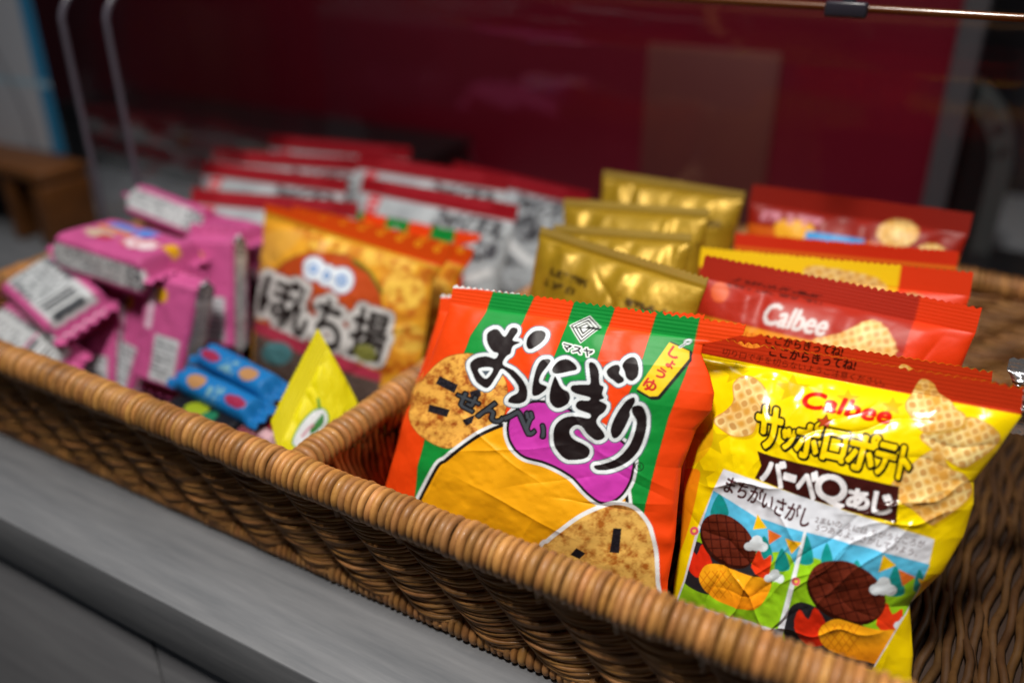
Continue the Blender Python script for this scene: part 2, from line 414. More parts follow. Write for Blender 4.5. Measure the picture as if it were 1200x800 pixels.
# ------------------------------------------------------------------ the onigiri rice-cracker bag
def art_onigiri():
    a = Art(425, 315, 890, 800, 2.6, "#ee4408")
    A, B, Cc, D, E = T(440, 310, 2.857), T(450, 320, 5), T(620, 330, 3.808), T(640, 440, 3.077), T(450, 480, 4)
    G = "#0b8a35"
    stripes = [A([(400, 40), (395, 90), (370, 160), (318, 240), (296, 300), (230, 430), (165, 585), (140, 680), (120, 900), (300, 900), (310, 640), (350, 520), (420, 350), (480, 210), (502, 170), (540, 90), (548, 50)]),
               A([(680, 60), (670, 115), (640, 200), (600, 300), (560, 400), (520, 560), (690, 560), (715, 420), (740, 330), (772, 230), (805, 135), (815, 90)]),
               A([(955, 100), (945, 155), (908, 270), (888, 340), (850, 430), (790, 560), (700, 900), (860, 1000)]) + D([(355, 480), (400, 300), (440, 150), (500, 0)]) + A([(1060, 300), (1085, 180), (1095, 130)])]
    for s in stripes:
        m = a.poly(s); a.fill(a.grow(m, .6), "#1b3a16"); a.fill(m, G)
    # white torn edge at the left end of the top seal
    a.fill(a.poly([(520, 318), (645, 330), (640, 345.5), (600, 344), (560, 339), (531, 337.5), (520, 337)]), "#e9ecec")
    # left cracker
    m = a.smooth(A([(300, 298), (360, 310), (410, 350), (440, 410), (430, 500), (380, 560), (280, 605), (220, 610), (150, 570), (113, 510), (125, 450), (170, 370), (230, 315)]))
    a.fill(a.grow(m, .8), "#8a4f18"); cracker_fill(a, m, 3, "#9c4a14", "#f0b24e", 7)
    for pq in ([(215, 372), (278, 402), (265, 430), (203, 398)], [(180, 467), (250, 485), (240, 510), (174, 492)], [(315, 425), (350, 415), (352, 440), (320, 455)], [(290, 520), (330, 503), (322, 530), (302, 540)]):
        mm = a.poly(A(pq)); a.mix(mm, "#17151c", "#4b4450", (fbm(a.xx * 1.3, a.yy * 1.3, 5) - .55) * 4)
    # plain yellow panel with a black and white border
    pan = a.smooth([(512, 552), (525, 540), (550, 520), (572, 507), (600, 497), (640, 492), (680, 505), (712, 530), (728, 562), (736, 610), (745, 700), (740, 800), (470, 800), (476, 700), (486, 610)])
    a.fill(a.grow(pan, 8), "#e4e8ea"); a.fill(a.grow(pan, 4.2), "#15100f"); a.fill(pan, "#f0a80c")
    # plain magenta field behind the lettering
    mg = a.smooth([(600, 487), (597, 512), (612, 532), (640, 541), (668, 556), (690, 578), (708, 588), (726, 580), (738, 560), (741, 536), (730, 520), (700, 500), (660, 478), (625, 472)])
    a.fill(a.grow(mg, 7), "#dfe3e6"); a.fill(a.grow(mg, 3.2), "#15100f"); a.fill(mg, "#c437a9")
    # right cracker
    m = a.smooth(D([(-20, 640), (10, 600), (60, 560), (130, 510), (210, 475), (260, 465), (310, 480), (350, 520), (375, 570), (390, 650), (396, 750), (396, 900), (150, 1000), (-40, 900)]))
    a.fill(a.grow(m, 5), "#e8ebec"); cracker_fill(a, m, 14, "#a8601c", "#e6b65c", 8)
    for pq in ([(241, 550), (270, 552), (262, 640), (228, 636)], [(88, 645), (110, 620), (142, 640), (120, 660)]):
        mm = a.poly(D(pq)); a.mix(mm, "#15131a", "#3a3440", (fbm(a.xx, a.yy, 6) - .55) * 4)
    # small lettering under the big one
    sm = a.blank()
    for ch, qd in (("せ", [(283, 418), (352, 452), (330, 500), (262, 462)]), ("ん", [(372, 445), (432, 480), (425, 535), (335, 508)]), ("べ", [(446, 468), (532, 498), (515, 572), (420, 532)]), ("い", [(512, 515), (578, 540), (560, 590), (492, 560)])):
        a.text(ch, A(qd), .8, 0, sm)
    a.fill(a.grow(sm, 2.0), "#131116"); a.fill(sm, "#42484f")
    # big brush lettering
    big = a.blank()
    a.smooth(B([(605, 350), (640, 328), (668, 332), (705, 372), (740, 322), (772, 322), (778, 345), (750, 392), (795, 405), (752, 428), (738, 470), (712, 490), (695, 535), (760, 570), (810, 620), (835, 680), (830, 740), (790, 765), (735, 760), (725, 745), (745, 720), (780, 700), (785, 660), (750, 610), (690, 560), (660, 600), (620, 660), (590, 672), (545, 640), (520, 590), (505, 550), (510, 520), (545, 495), (600, 487), (650, 500), (668, 470), (640, 460), (615, 430), (600, 390)]), big, 4)
    hole = a.smooth(B([(552, 562), (600, 550), (638, 560), (620, 600), (595, 618), (570, 600)])); big &= ~hole
    a.smooth(B([(838, 400), (850, 370), (885, 340), (925, 335), (945, 355), (935, 390), (900, 425), (860, 445), (840, 430)]), big)
    a.smooth(Cc([(55, 350), (85, 345), (92, 360), (55, 410), (45, 450), (80, 470), (50, 500), (20, 510), (10, 490), (20, 430), (35, 380)]), big)
    a.smooth(Cc([(105, 385), (130, 355), (170, 345), (205, 365), (215, 390), (180, 400), (130, 410), (110, 405)]), big)
    a.smooth(Cc([(115, 425), (125, 430), (145, 470), (180, 495), (180, 535), (145, 560), (115, 560), (92, 530), (95, 480)]), big)
    a.smooth(Cc([(270, 365), (295, 365), (312, 400), (315, 455), (332, 470), (325, 500), (332, 520), (312, 530), (345, 550), (335, 580), (310, 600), (300, 630), (330, 670), (335, 695), (300, 708), (260, 680), (235, 645), (205, 640), (180, 665), (195, 700), (250, 730), (270, 755), (255, 785), (210, 795), (160, 790), (120, 745), (108, 695), (118, 640), (160, 605), (215, 600), (265, 610), (270, 590), (220, 570), (208, 550), (225, 530), (265, 530), (268, 515), (215, 500), (190, 485), (195, 462), (250, 458), (275, 450)]), big, 4)
    a.smooth(Cc([(345, 400), (365, 378), (392, 370), (405, 385), (400, 410), (420, 430), (420, 445), (395, 455), (375, 440), (355, 425)]), big)
    a.smooth(Cc([(415, 375), (430, 350), (460, 335), (480, 345), (490, 380), (485, 420), (460, 442), (435, 430), (425, 400)]), big)
    a.smooth(D([(290, 90), (315, 78), (320, 95), (302, 128), (300, 150), (268, 212), (242, 225), (232, 195), (245, 155), (265, 120)]), big)
    a.smooth(D([(312, 112), (345, 110), (362, 150), (357, 210), (332, 272), (287, 315), (230, 338), (185, 340), (172, 325), (205, 318), (255, 298), (295, 258), (318, 210), (325, 165), (310, 135)]), big)
    a.fill(a.grow(big, 5.6), "#5b6c7a"); a.fill(a.grow(big, 4.4), "#dfe6ea"); a.fill(big, "#1a1012")
    a.fill(a.poly(B([(572, 572), (620, 572), (595, 602)])), "#4d5a66")
    # maker's mark and name
    rh = [(185, 195), (270, 155), (318, 205), (235, 270)]; c = np.mean(rh, 0)
    for k, colr in ((1.08, "#eef2f0"), (1.0, "#141414"), (.86, "#eef2f0"), (.72, "#141414"), (.58, "#eef2f0"), (.46, "#141414"), (.3, "#eef2f0")):
        a.fill(a.poly(Cc([tuple(c + (np.array(p) - c) * k) for p in rh])), colr)
    a.fill(a.line(Cc([(190, 203), (315, 210)]), 1.1), "#141414"); a.fill(a.line(Cc([(262, 204), (318, 212)]), 2.4), "#141414")
    t = a.text("マスヤ", Cc([(156, 272), (290, 304), (284, 336), (146, 300)]), .7); a.fill(a.grow(t, 1.8), "#eef2f0"); a.fill(t, "#111111")
    # yellow tag
    tg = a.poly(Cc([(625, 270), (715, 310), (715, 342), (575, 510), (540, 512), (482, 478)]))
    a.fill(a.grow(a.poly(Cc([(632, 272), (722, 314), (720, 352), (580, 520), (548, 522), (486, 486)])), 1.6), "#141210"); a.fill(tg, "#e6c20a")
    tt = a.blank()
    for ch, cx, cy, sz in (("し", 648, 318, 46), ("ょ", 632, 368, 34), ("う", 588, 408, 44), ("ゆ", 540, 462, 56)):
        r = math.radians(33); ux, uy = math.cos(r) * sz / 2, math.sin(r) * sz / 2
        a.text(ch, Cc([(cx - ux + uy, cy - uy - ux), (cx + ux + uy, cy + uy - ux), (cx + ux - uy, cy + uy + ux), (cx - ux - uy, cy - uy + ux)]), .75, 0, tt)
    a.fill(tt, "#c01510")
    rg = a.grow(a.ell(*Cc([(708, 268)])[0], 4.4, 2.8, -20), .6); a.fill(a.grow(rg, 1), "#141414"); a.fill(rg, "#cfd6da"); a.fill(a.ell(*Cc([(708, 268)])[0], 2.2, 1.2, -20), "#1a6a30")
    a.fill(a.line(Cc([(700, 275), (672, 292)]), 3), "#cfd6da"); a.fill(a.line(Cc([(700, 275), (672, 292)]), 1), "#222222")
    cx, cy = D([(337, 327)])[0]
    a.fill(a.ell(cx, cy, 5.3, 5.3) & ~a.ell(cx, cy, 4.3, 4.3), "#10210f"); a.fill(a.text("R", [(cx - 2.4, cy - 3), (cx + 2.6, cy - 3), (cx + 2.6, cy + 3), (cx - 2.4, cy + 3)], .3), "#10210f")
    a.soften(); return a

# ------------------------------------------------------------------ the yellow potato-snack bag
def art_sapporo():
    a = Art(765, 370, 1215, 860, 2.4, "#efcf06")
    F, G, H, I, J, K, L = T(780, 350, 2.857), T(780, 540, 2.857), T(800, 370, 5), T(860, 440, 4), T(1000, 400, 3.333), T(790, 540, 4), T(920, 580, 3.3045)
    def star(cx, cy, r, rot): return [(cx + (r if k % 2 == 0 else r * .45) * math.cos(math.radians(rot + k * 36)), cy + (r if k % 2 == 0 else r * .45) * .8 * math.sin(math.radians(rot + k * 36))) for k in range(10)]
    for (x, y, r) in ((235, 250, 50), (425, 300, 62), (610, 335, 42), (150, 470, 70), (110, 590, 60), (760, 360, 40), (100, 330, 40)):
        a.fill(a.poly(F(star(x, y, r, 200))), "#c0a408", .8)
    a.fill(a.smooth(K([(-20, 60), (110, 40), (112, 120), (70, 300), (30, 420), (-20, 520), (-90, 520), (-60, 200)])), "#e87a12", .85)
    a.fill(a.smooth(F([(120, 330), (160, 470), (90, 560), (60, 520)])), "#dd8a14", .5)
    # brown-red band above, with the opening notes
    a.fill(a.poly([(740, 398), (817, 413), (900, 430), (1067, 462), (1230, 492), (1230, 360), (740, 340)]), "#ae2e12")
    m = a.ell(*F([(285, 128)])[0], 20, 13, 8); a.fill(m, "#e8862a")
    for k in range(-3, 4):
        x, y = F([(285 + k * 22, 135)])[0]; a.fill(a.line([(x - 6, y - 14), (x + 6, y + 14)], 1) & m, "#c4661a"); a.fill(a.line([(x + 6, y - 14), (x - 6, y + 14)], 1) & m, "#c4661a")
    a.fill(a.poly(F([(165, 145), (183, 106), (216, 120)])), "#1c0805")
    t = a.text("ここからきってね!", F([(352, 158), (640, 208), (632, 240), (346, 190)]), .55); a.text("切り口で手を切らないようご注意ください。", F([(192, 164), (738, 270), (732, 294), (186, 188)]), .3, 0, t)
    a.fill(t, "#2a0b06")
    # waffle chips
    def chip(pts, fr, rot, seed):
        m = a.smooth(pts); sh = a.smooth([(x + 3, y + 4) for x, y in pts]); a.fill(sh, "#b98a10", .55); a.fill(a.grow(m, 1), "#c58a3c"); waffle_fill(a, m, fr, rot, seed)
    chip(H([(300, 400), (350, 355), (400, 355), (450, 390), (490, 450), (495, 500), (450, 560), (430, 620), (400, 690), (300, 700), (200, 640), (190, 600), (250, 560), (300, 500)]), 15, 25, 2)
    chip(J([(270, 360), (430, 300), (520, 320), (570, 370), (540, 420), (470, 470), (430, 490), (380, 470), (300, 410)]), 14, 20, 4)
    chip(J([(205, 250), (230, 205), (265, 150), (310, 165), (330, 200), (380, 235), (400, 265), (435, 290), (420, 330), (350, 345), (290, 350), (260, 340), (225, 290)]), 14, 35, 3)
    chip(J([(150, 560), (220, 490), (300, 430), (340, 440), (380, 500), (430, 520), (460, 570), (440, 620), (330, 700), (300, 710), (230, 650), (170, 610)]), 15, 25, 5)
    # red maker's name
    a.fill(a.text("Calbee", F([(470, 308), (764, 366), (748, 420), (455, 360)]), 1.3, .12), "#d01408")
    # yellow katakana with black edge
    ka = a.blank()
    for ch, qd in (("サ", [(116, 135), (232, 162), (212, 345), (98, 328)]), ("ッ", [(236, 244), (292, 256), (276, 345), (222, 334)]), ("ポ", [(306, 205), (418, 228), (382, 392), (284, 368)]), ("ロ", [(438, 252), (538, 274), (508, 405), (408, 384)]), ("ポ", [(560, 256), (690, 284), (640, 456), (520, 424)]), ("テ", [(682, 310), (772, 332), (730, 472), (650, 452)]), ("ト", [(794, 330), (846, 344), (806, 492), (764, 480)])):
        ka = a.text(ch, I(qd), 1.7)
        a.fill(a.grow(ka, 2.6), "#17130a"); a.fill(np.roll(a.grow(ka, 2.0), (4, 2), (0, 1)) & ~ka, "#17130a"); a.fill(ka, "#eecb08")
    a.fill(a.grow(a.poly(I(star(427, 218, 44, -80))), .8), "#2a120a"); a.fill(a.poly(I(star(427, 218, 40, -80))), "#b5401c")
    # brown label
    bn = a.poly(I([(110, 352), (180, 375), (400, 430), (590, 480), (775, 520), (762, 690), (560, 642), (330, 572), (98, 480), (128, 420)]))
    a.fill(bn, "#3a1512")
    bt = a.blank()
    for ch, qd in (("バ", [(150, 378), (245, 405), (230, 530), (125, 485)]), ("ー", [(240, 454), (290, 469), (284, 496), (234, 482)]), ("ベ", [(314, 432), (398, 454), (374, 588), (288, 552)]), ("Q", [(392, 455), (532, 478), (518, 625), (375, 595)]), ("あ", [(540, 528), (640, 545), (626, 635), (528, 610)]), ("じ", [(662, 545), (745, 560), (732, 655), (645, 640)])):
        a.text(ch, I(qd), 1.5, 0, bt)
    a.fill(bt, "#e8e6ea")
    # puzzle panel: white heading, two picnic pictures
    a.fill(a.poly(G([(195, 25), (480, 128), (900, 262), (880, 350), (845, 440), (700, 690), (380, 620), (30, 480), (60, 400), (100, 240), (160, 95)])), "#d9dde6")
    tx = a.text("まちがいさがし", G([(214, 46), (494, 165), (474, 226), (192, 100)]), .7)
    a.text("2まいの えには ちがうところが", G([(505, 184), (872, 268), (864, 292), (498, 206)]), .3, 0, tx); a.text("5つあるよ。さがしてみよう。", G([(510, 210), (848, 296), (840, 320), (500, 232)]), .3, 0, tx)
    a.fill(tx, "#4a2226")
    pl = a.poly(G([(160, 98), (300, 188), (462, 236), (376, 560), (40, 470), (66, 400), (110, 240)])); pr = a.poly(G([(472, 238), (884, 345), (846, 430), (690, 700), (388, 600)]))
    pic = pl | pr
    a.fill(pic, "#57b9e0")
    hills = a.blank()
    for pts in (G([(60, 330), (100, 250), (160, 240), (320, 300), (430, 340), (430, 700), (0, 600)]), G([(430, 350), (560, 340), (700, 400), (860, 420), (800, 800), (380, 700)])): a.smooth(pts, hills)
    a.fill(hills & pic, "#8fc41e")
    tr = a.blank()
    for (x, y, w, hh) in ((180, 110, 60, 70), (470, 245, 50, 90), (540, 275, 40, 60), (330, 250, 60, 80), (390, 290, 50, 70), (640, 330, 60, 80), (770, 350, 60, 90), (850, 360, 40, 70)):
        a.smooth(G([(x, y), (x + w / 2, y + hh), (x - w / 2, y + hh)]), tr)
    a.fill(tr & pic, "#158a86")
    for pts, c in (([(380, 230), (430, 270), (362, 298)], "#f0c010"), ([(440, 285), (505, 315), (455, 350)], "#e8742a"), ([(515, 320), (580, 345), (545, 395)], "#f0b41a")): a.fill(a.poly(L(pts)), c)
    for pts, c in (([(390, 250), (435, 315), (370, 320)], "#f0c010"), ([(440, 320), (505, 350), (445, 390)], "#e8742a"), ([(520, 360), (600, 380), (550, 435)], "#f0b41a")): a.fill(a.poly(K(pts)), c)
    def grill(X, px, py, mc, mr, rot, corn, cl):
        pot = a.smooth(X([(px - 95, py - 20), (px - 60, py - 90), (px + 30, py - 80), (px + 330, py + 60), (px + 300, py + 170), (px + 180, py + 190), (px - 20, py + 130), (px - 90, py + 60)])); a.fill(pot & pic, "#26262a")
        fl = a.smooth(X([(px - 60, py), (px - 40, py - 70), (px - 5, py - 30), (px + 20, py - 80), (px + 60, py - 20), (px + 70, py + 60), (px - 10, py + 70)]), None, 3); a.fill(fl & pic, "#d42c14")
        fl = a.smooth(X([(mc[0] + mr[0] * .7, mc[1] + 130), (mc[0] + mr[0] * .95, mc[1] + 45), (mc[0] + mr[0] * 1.1, mc[1] + 90), (mc[0] + mr[0] * 1.35, mc[1] + 70), (mc[0] + mr[0] * 1.2, mc[1] + 180)]), None, 3); a.fill(fl & pic, "#e03a16")
        r = math.radians(rot); s = math.hypot(*(np.array(X([(1, 0)])[0]) - np.array(X([(0, 0)])[0])))
        c = X([mc])[0]
        a.fill(a.ell(c[0] - 1.5, c[1] + 3, mr[0] * s, mr[1] * s, rot) & pic, "#2e100a"); me = a.ell(*c, mr[0] * s, mr[1] * s * .95, rot) & pic; a.fill(me, "#5e2416")
        for k in range(-3, 4):
            for sg in (1, -1):
                o = k * mr[0] * s * .42; ca, sa = math.cos(r + sg * .7), math.sin(r + sg * .7)
                x0, y0 = c[0] + o * math.cos(r), c[1] + o * math.sin(r)
                a.fill(a.line([(x0 - ca * 90, y0 - sa * 90), (x0 + ca * 90, y0 + sa * 90)], 1.5) & me, "#3c130c")
        cm = a.smooth(X(corn)) & pic; k = np.clip((a.yy - X(corn)[0][1]) / 34, 0, 1); a.mix(cm, "#f0a41a", "#ee8a14", k)
        cc = np.mean(X(corn), 0)
        for k in range(-4, 1):
            for sg in (1, -1): a.fill(a.line([(cc[0] + k * 9 - 14, cc[1] - sg * 16), (cc[0] + k * 9 + 10, cc[1] + sg * 16)], 1.1) & cm & (a.xx < cc[0]), "#cf7a12")
        for (x, y, q_) in cl:
            cm = a.blank()
            for dx, dy, rr in ((0, 0, 1), (-.9, .25, .7), (.8, .3, .75), (.1, -.6, .7)): 
                ex_, ey_ = X([(x + dx * q_, y + dy * q_)])[0]; a.ell(ex_, ey_, q_ * rr * s, q_ * rr * s * .85, 0, cm)
            a.fill(cm & pic, "#d5dee4")
    grill(K, 110, 470, (255, 370), (150, 100), 42, [(120, 560), (135, 500), (170, 480), (230, 490), (330, 530), (450, 560), (430, 640), (380, 690), (300, 690), (180, 640)], [(385, 390, 36), (470, 540, 30)])
    grill(L, 95, 510, (240, 368), (160, 112), 28, [(130, 540), (150, 500), (200, 480), (280, 500), (380, 520), (460, 515), (440, 570), (370, 650), (300, 640), (170, 600)], [(380, 355, 34), (462, 495, 26)])
    a.fill(a.line(G([(466, 236), (378, 570)]), 2.2), "#dfe6ea")
    for x, y in ((437, 398), (95, 235)):
        c = G([(x, y)])[0]; a.fill(a.ell(*c, 5, 5), "#e05a6a"); a.fill(a.ell(*c, 2, 2), "#f4d24a")
    a.soften(); return a

# ------------------------------------------------------------------ the orange fried-cracker bag
def art_bonchi():
    a = Art(280, 225, 545, 480, 1.8, "#c8861c")
    N = T(280, 270, 4.446)
    full = np.ones((a.h, a.w), bool)
    n = fbm(a.xx / 16, a.yy / 16, 21, 4)
    a.mix(full, "#e2a02a", "#b0520f", (n - .4) * 3)
    a.fill(a.smooth(N([(120, 20), (330, 0), (300, 60), (200, 150), (110, 200)])), "#d8a040", .8)
    for (x, y, r) in ((860, 310, 110), (880, 560, 90), (760, 120, 70), (520, 60, 70), (400, 50, 50), (690, 130, 60), (850, 160, 80)):
        m = a.ell(*N([(x, y)])[0], r / 4.4, r / 5, 20); cracker_fill(a, m, int(x), "#c06a18", "#eec04c", 9)
    m = a.smooth(N([(150, 300), (220, 180), (360, 120), (520, 125), (640, 180), (720, 300), (740, 420), (700, 560), (400, 700), (150, 560)])); a.fill(a.grow(m, 1.4), "#6a5a1c"); a.fill(m, "#b8481a")
    t = a.line(N([(600, 160), (680, 220), (740, 320)]), 4); a.fill(t, "#5a6a20")
    bl = a.blank()
    for x, y, r in ((390, 200, 52), (460, 235, 48), (535, 260, 58)): a.ell(*N([(x, y)])[0], r / 4.4, r / 3.9, 0, bl)
    a.fill(a.grow(bl, 1.5), "#8fb8dc"); a.fill(bl, "#dfe6ee")
    for x, y, r in ((390, 200, 24), (460, 235, 22), (535, 260, 28)):
        c = N([(x, y)])[0]; a.fill(a.ell(*c, r / 4.4, r / 3.9) & ~a.ell(*c, r / 9, r / 9), "#2f7cc4")
    big = a.blank()
    for ch, qd in (("ぼ", [(140, 215), (325, 280), (280, 480), (100, 420)]), ("ん", [(330, 285), (365, 310), (350, 570), (195, 500)]), ("ち", [(440, 340), (545, 400), (520, 650), (360, 560)]), ("揚", [(610, 395), (790, 450), (745, 690), (560, 640)])):
        a.text(ch, N(qd), 1.7, 0, big)
    a.fill(a.grow(big, 7.5), "#55504e"); a.fill(a.grow(big, 6.5), "#c9c6c4"); a.fill(big, "#1c1210")
    a.fill(a.poly(N([(70, 455), (300, 560), (740, 740), (735, 790), (500, 720), (80, 530)])), "#a83248")
    a.fill(a.poly(N([(80, 530), (500, 720), (735, 790), (730, 900), (60, 900)])), "#5a4a44")
    a.fill(a.ell(*N([(200, 640)])[0], 18, 14), "#4a7a80"); a.fill(a.ell(*N([(660, 640)])[0], 14, 10, 20), "#7a7a3a")
    a.fill(a.poly([(280, 200), (560, 200), (560, 326), (507, 310), (420, 283), (313, 249), (280, 240)]), "#cf4708")
    a.fill(a.line([(300, 247), (313, 251), (420, 285), (507, 312), (540, 322)], 4.5), "#c08a1c")
    for k in range(9):
        u = 336 + k * 22; v = 243 + (u - 348) * .30; a.fill(a.ell(u, v, 4.4, 3.8), "#eb9a1a"); a.fill(a.ell(u, v, 2, 1.6), "#c85a0c")
    a.soften(); return a

# ------------------------------------------------------------------ simpler prints, in millimetres (x across, y down)
def art_white(w, h):
    a = Art(0, 0, w, h, 2, "#b4babe")
    n = fbm(a.xx / 22, a.yy / 22, 5); a.mix(np.ones((a.h, a.w), bool), "#90979d", "#adb3b7", n * 1.4)
    a.fill(a.yy < 12, "#8c0817"); a.fill((a.yy < 9) & (np.abs(a.yy - 4.5) < 1.2) & (np.sin(a.xx * 2.3) > -.2) & (a.xx > 20) & (a.xx < w - 20), "#c93a48")
    m = a.poly([(10, 13), (21, 13), (21, 26), (10, 26)]); a.fill(m, "#c0182c"); a.fill(a.poly([(12, 17), (19, 17), (19, 19), (12, 19)]), "#e0b8bc"); a.fill(a.poly([(14, 21), (18, 21), (18, 23), (14, 23)]), "#e0b8bc")
    x0 = w * .55
    n = fbm(a.xx / 3.4, a.yy / 3.4, 9, 3)
    band = (a.xx > x0) & (a.xx < w - 5) & (a.yy > 13) & (a.yy < 26 + 2 * np.sin(a.xx / 5)); a.fill(band & (n > .40), "#34343a")
    a.fill(a.ell(w * .72, 36, 13, 10, 20) & (n > .3), "#3a3a40"); a.fill(a.ell(w * .9, 34, 9, 8, 0) & (n > .42), "#3f3f46")
    a.fill(a.line([(w * .5, 62), (w * .62, 50), (w * .8, 60), (w * .95, 48)], 5), "#d8dcde")
    a.fill(a.poly([(w * .55, 60), (w * .7, 63), (w * .7, 67), (w * .55, 64)]), "#1c1c20")
    a.fill(a.ell(w * .35, 78, 30, 24, 0) & (n > .45), "#7a1a22"); a.soften(); return a

def art_gold(w, h):
    a = Art(0, 0, w, h, 2, "#a8851c")
    n = fbm(a.xx / 14, a.yy / 14, 5); a.mix(np.ones((a.h, a.w), bool), "#8f7110", "#ab881e", n * 1.3)
    a.fill(a.yy < 4, "#b89a48")
    for y, x0, x1 in ((20, 18, 46), (26, 17, 40), (22, 70, 98)):
        m = (np.abs(a.yy - y) < 2.1) & (a.xx > x0) & (a.xx < x1) & (vnoise(a.xx / 1.6, a.yy / 1.6, 4) > .42); a.fill(m, "#4a3608")
    a.fill(a.ell(58, 36, 5, 2.4), "#a9c070"); a.fill(a.ell(82, 50, 18, 12), "#d0a850", .6); a.soften(); return a

def art_calbee(kind, w, h):
    base = {"brown": "#a02412", "yellow": "#dc9a10", "orange": "#9c1a06", "dark": "#861707"}[kind]
    a = Art(0, 0, w, h, 2.2, base)
    if kind == "brown":
        a.fill(a.xx > w * .80, "#d33408"); a.fill((a.yy > 30) & (a.yy < 80), "#d98a1a"); a.fill((a.yy > 32) & (a.xx > w * .74), "#d8420c")
        for y in (9.5, 12.5): a.fill((np.abs(a.yy - y) < .9) & (a.xx > 14) & (a.xx < 60) & (vnoise(a.xx / .9, a.yy, 3) > .45), "#4a0e06")
        a.fill(a.text("Calbee", [(36, 17), (66, 17), (65, 27), (35, 27)], .55, .12), "#c6c1c0")
        m = a.smooth([(60, 30), (72, 24), (84, 15), (94, 20), (98, 29), (80, 32)], None, 3); waffle_fill(a, m, 5, 20, 3)
        m = a.smooth([(63, 34), (72, 33), (90, 34), (108, 40), (100, 47), (86, 52), (70, 44)]); waffle_fill(a, m, 5, 30, 4)
        a.fill(a.ell(11, 17, 4.5, 5), "#c8501a")
        a.fill(a.line([(100, 36), (124, 30)], 3), "#e0a080", .7)  # pale highlight streak near the right edge, put into the print colour
    elif kind == "yellow":
        a.fill(a.yy < 9, "#b3260c"); a.fill((a.yy < 11) & (a.xx < w * .78), "#e8bc0c"); a.fill((a.xx > w * .76), "#cf3208"); a.fill((a.yy > 11) & (a.xx < w * .7), "#a02412")
        m = a.smooth([(56, 6), (70, 5), (92, 8), (96, 16), (76, 20), (60, 16)]); waffle_fill(a, m, 6, 15, 8)
        a.fill(a.ell(110, 17, 6, 4, 10), "#a86a30")
    elif kind == "orange":
        a.fill(a.yy < 8, "#c22806"); a.fill((a.yy > 8) & (a.yy < 10), "#d86a14")
    else:
        a.fill((a.yy > 24) & (a.xx < w), "#c2560e"); a.fill(a.smooth([(20, 20), (40, 19), (42, 30), (22, 30)]), "#e0a01c"); a.fill(a.poly([(38, 23), (72, 23), (72, 32), (38, 32)]), "#2f8fce")
        a.fill((np.abs(a.yy - 18) < 3) & (a.xx > 8) & (a.xx < 46) & (vnoise(a.xx / 2, a.yy / 2, 2) > .5), "#c07a88")
        m = a.ell(88, 17, 11, 8); waffle_fill(a, m, 5, 20, 8); m = a.ell(108, 26, 8, 6); waffle_fill(a, m, 5, 20, 9)
    a.soften(); return a

def art_yellow(w, h):
    a = Art(0, 0, w, h, 4, "#dcd000")
    return a

Rd = math.radians
BAGS = "snack bags standing in the right half of the basket"
# --- heroes
TL, TR = at(531, 333, Y=.318), at(875, 379, Y=.328)
ONI = film_bag("rice_cracker_bag", "orange and green striped rice cracker bag with big black lettering, nearest the front rim", "snack bag", "orange and green striped rice cracker bags",
    TL, TR, Rd(22), .138, art_onigiri(), "#d63a08", res=(420, 430), bulge=.015, seal=.009,
    left=[(531, 333), (526, 360), (510, 406), (486, 466), (477, 480), (465, 525), (452, 570), (440, 625), (436, 690)],
    right=[(875, 379), (871, 392), (824, 404), (822, 415), (832, 440), (837, 461), (834, 481), (816, 503), (806, 530), (799, 547), (794, 596), (791, 635), (783, 680), (778, 760)],
    by_photo=True, seed=4, wr=.75, creases=16, m="matte_film")
oni_mtx = ONI.matrix_world.copy()
ONI_H = .138
TL, TR = at(819, 392, Y=.336), at(1199, 452, Y=.353)
SAP = film_bag("potato_snack_bag", "yellow potato snack bag with brown-red top band and puzzle picture, at the basket's right end", "snack bag", "yellow potato snack bags",
    TL, TR, Rd(21), .146, art_sapporo(), "#d9b408", res=(420, 430), bulge=.017, seal=.0095,
    left=[(819, 392), (817, 413), (811, 470), (806, 520), (801, 565), (797, 640), (790, 680), (785, 740), (782, 800)],
    right=[(1199, 452), (1196, 487), (1168, 529), (1141, 563), (1141, 590), (1129, 628), (1105, 669), (1066, 706), (1070, 767), (1068, 790), (1075, 840)],
    by_photo=True, seed=9, wr=1.3, creases=26, m="gloss_film")

def place(proto, label, TL, TR, lean, h):
    return copy_tree(proto, label, frame_mtx(TL, TR, lean, h))
TL2 = at(512, 344, Y=.342); TR2 = at(832, 368, Y=.354)
place(ONI, "rice cracker bag mostly hidden just behind the front orange and green striped one", TL2, TR2, Rd(22), ONI_H)
TR3 = at(556, 273, Y=.47); TL3 = TR3 - np.array([.125, .004, 0])
place(ONI, "orange and green striped rice cracker bag peeping out behind the orange fried cracker bags", TL3, TR3, Rd(20), ONI_H)
TR2 = at(1139, 430, Y=.388); TL2 = at(842, 383, Y=.376)
place(SAP, "second yellow potato snack bag, only its brown-red top seal showing behind the front one", TL2, TR2, Rd(20), .146)

BON = None
TL, TR = at(312, 238, Y=.405), at(530, 290, Y=.405)
BON = film_bag("fried_cracker_bag", "orange fried cracker bag with black lettering and round blue marks, behind the yellow packet", "snack bag", "orange fried cracker bags",
    TL, TR, Rd(20), .128, art_bonchi(), "#b0520f", res=(190, 190), bulge=.014, seal=.011, by_photo=True, seed=15, pinch=.003, wr=1.2, creases=14,
    left=[(312, 238), (310, 262), (305, 330), (297, 400), (292, 440), (290, 480)], right=[(530, 290), (527, 302), (508, 330), (498, 400), (490, 450), (486, 490)])
TL, TR = at(345, 240, Y=.43), at(556, 291, Y=.43)
place(BON, "second orange fried cracker bag, its right edge showing behind the first", TL, TR, Rd(18), .128)

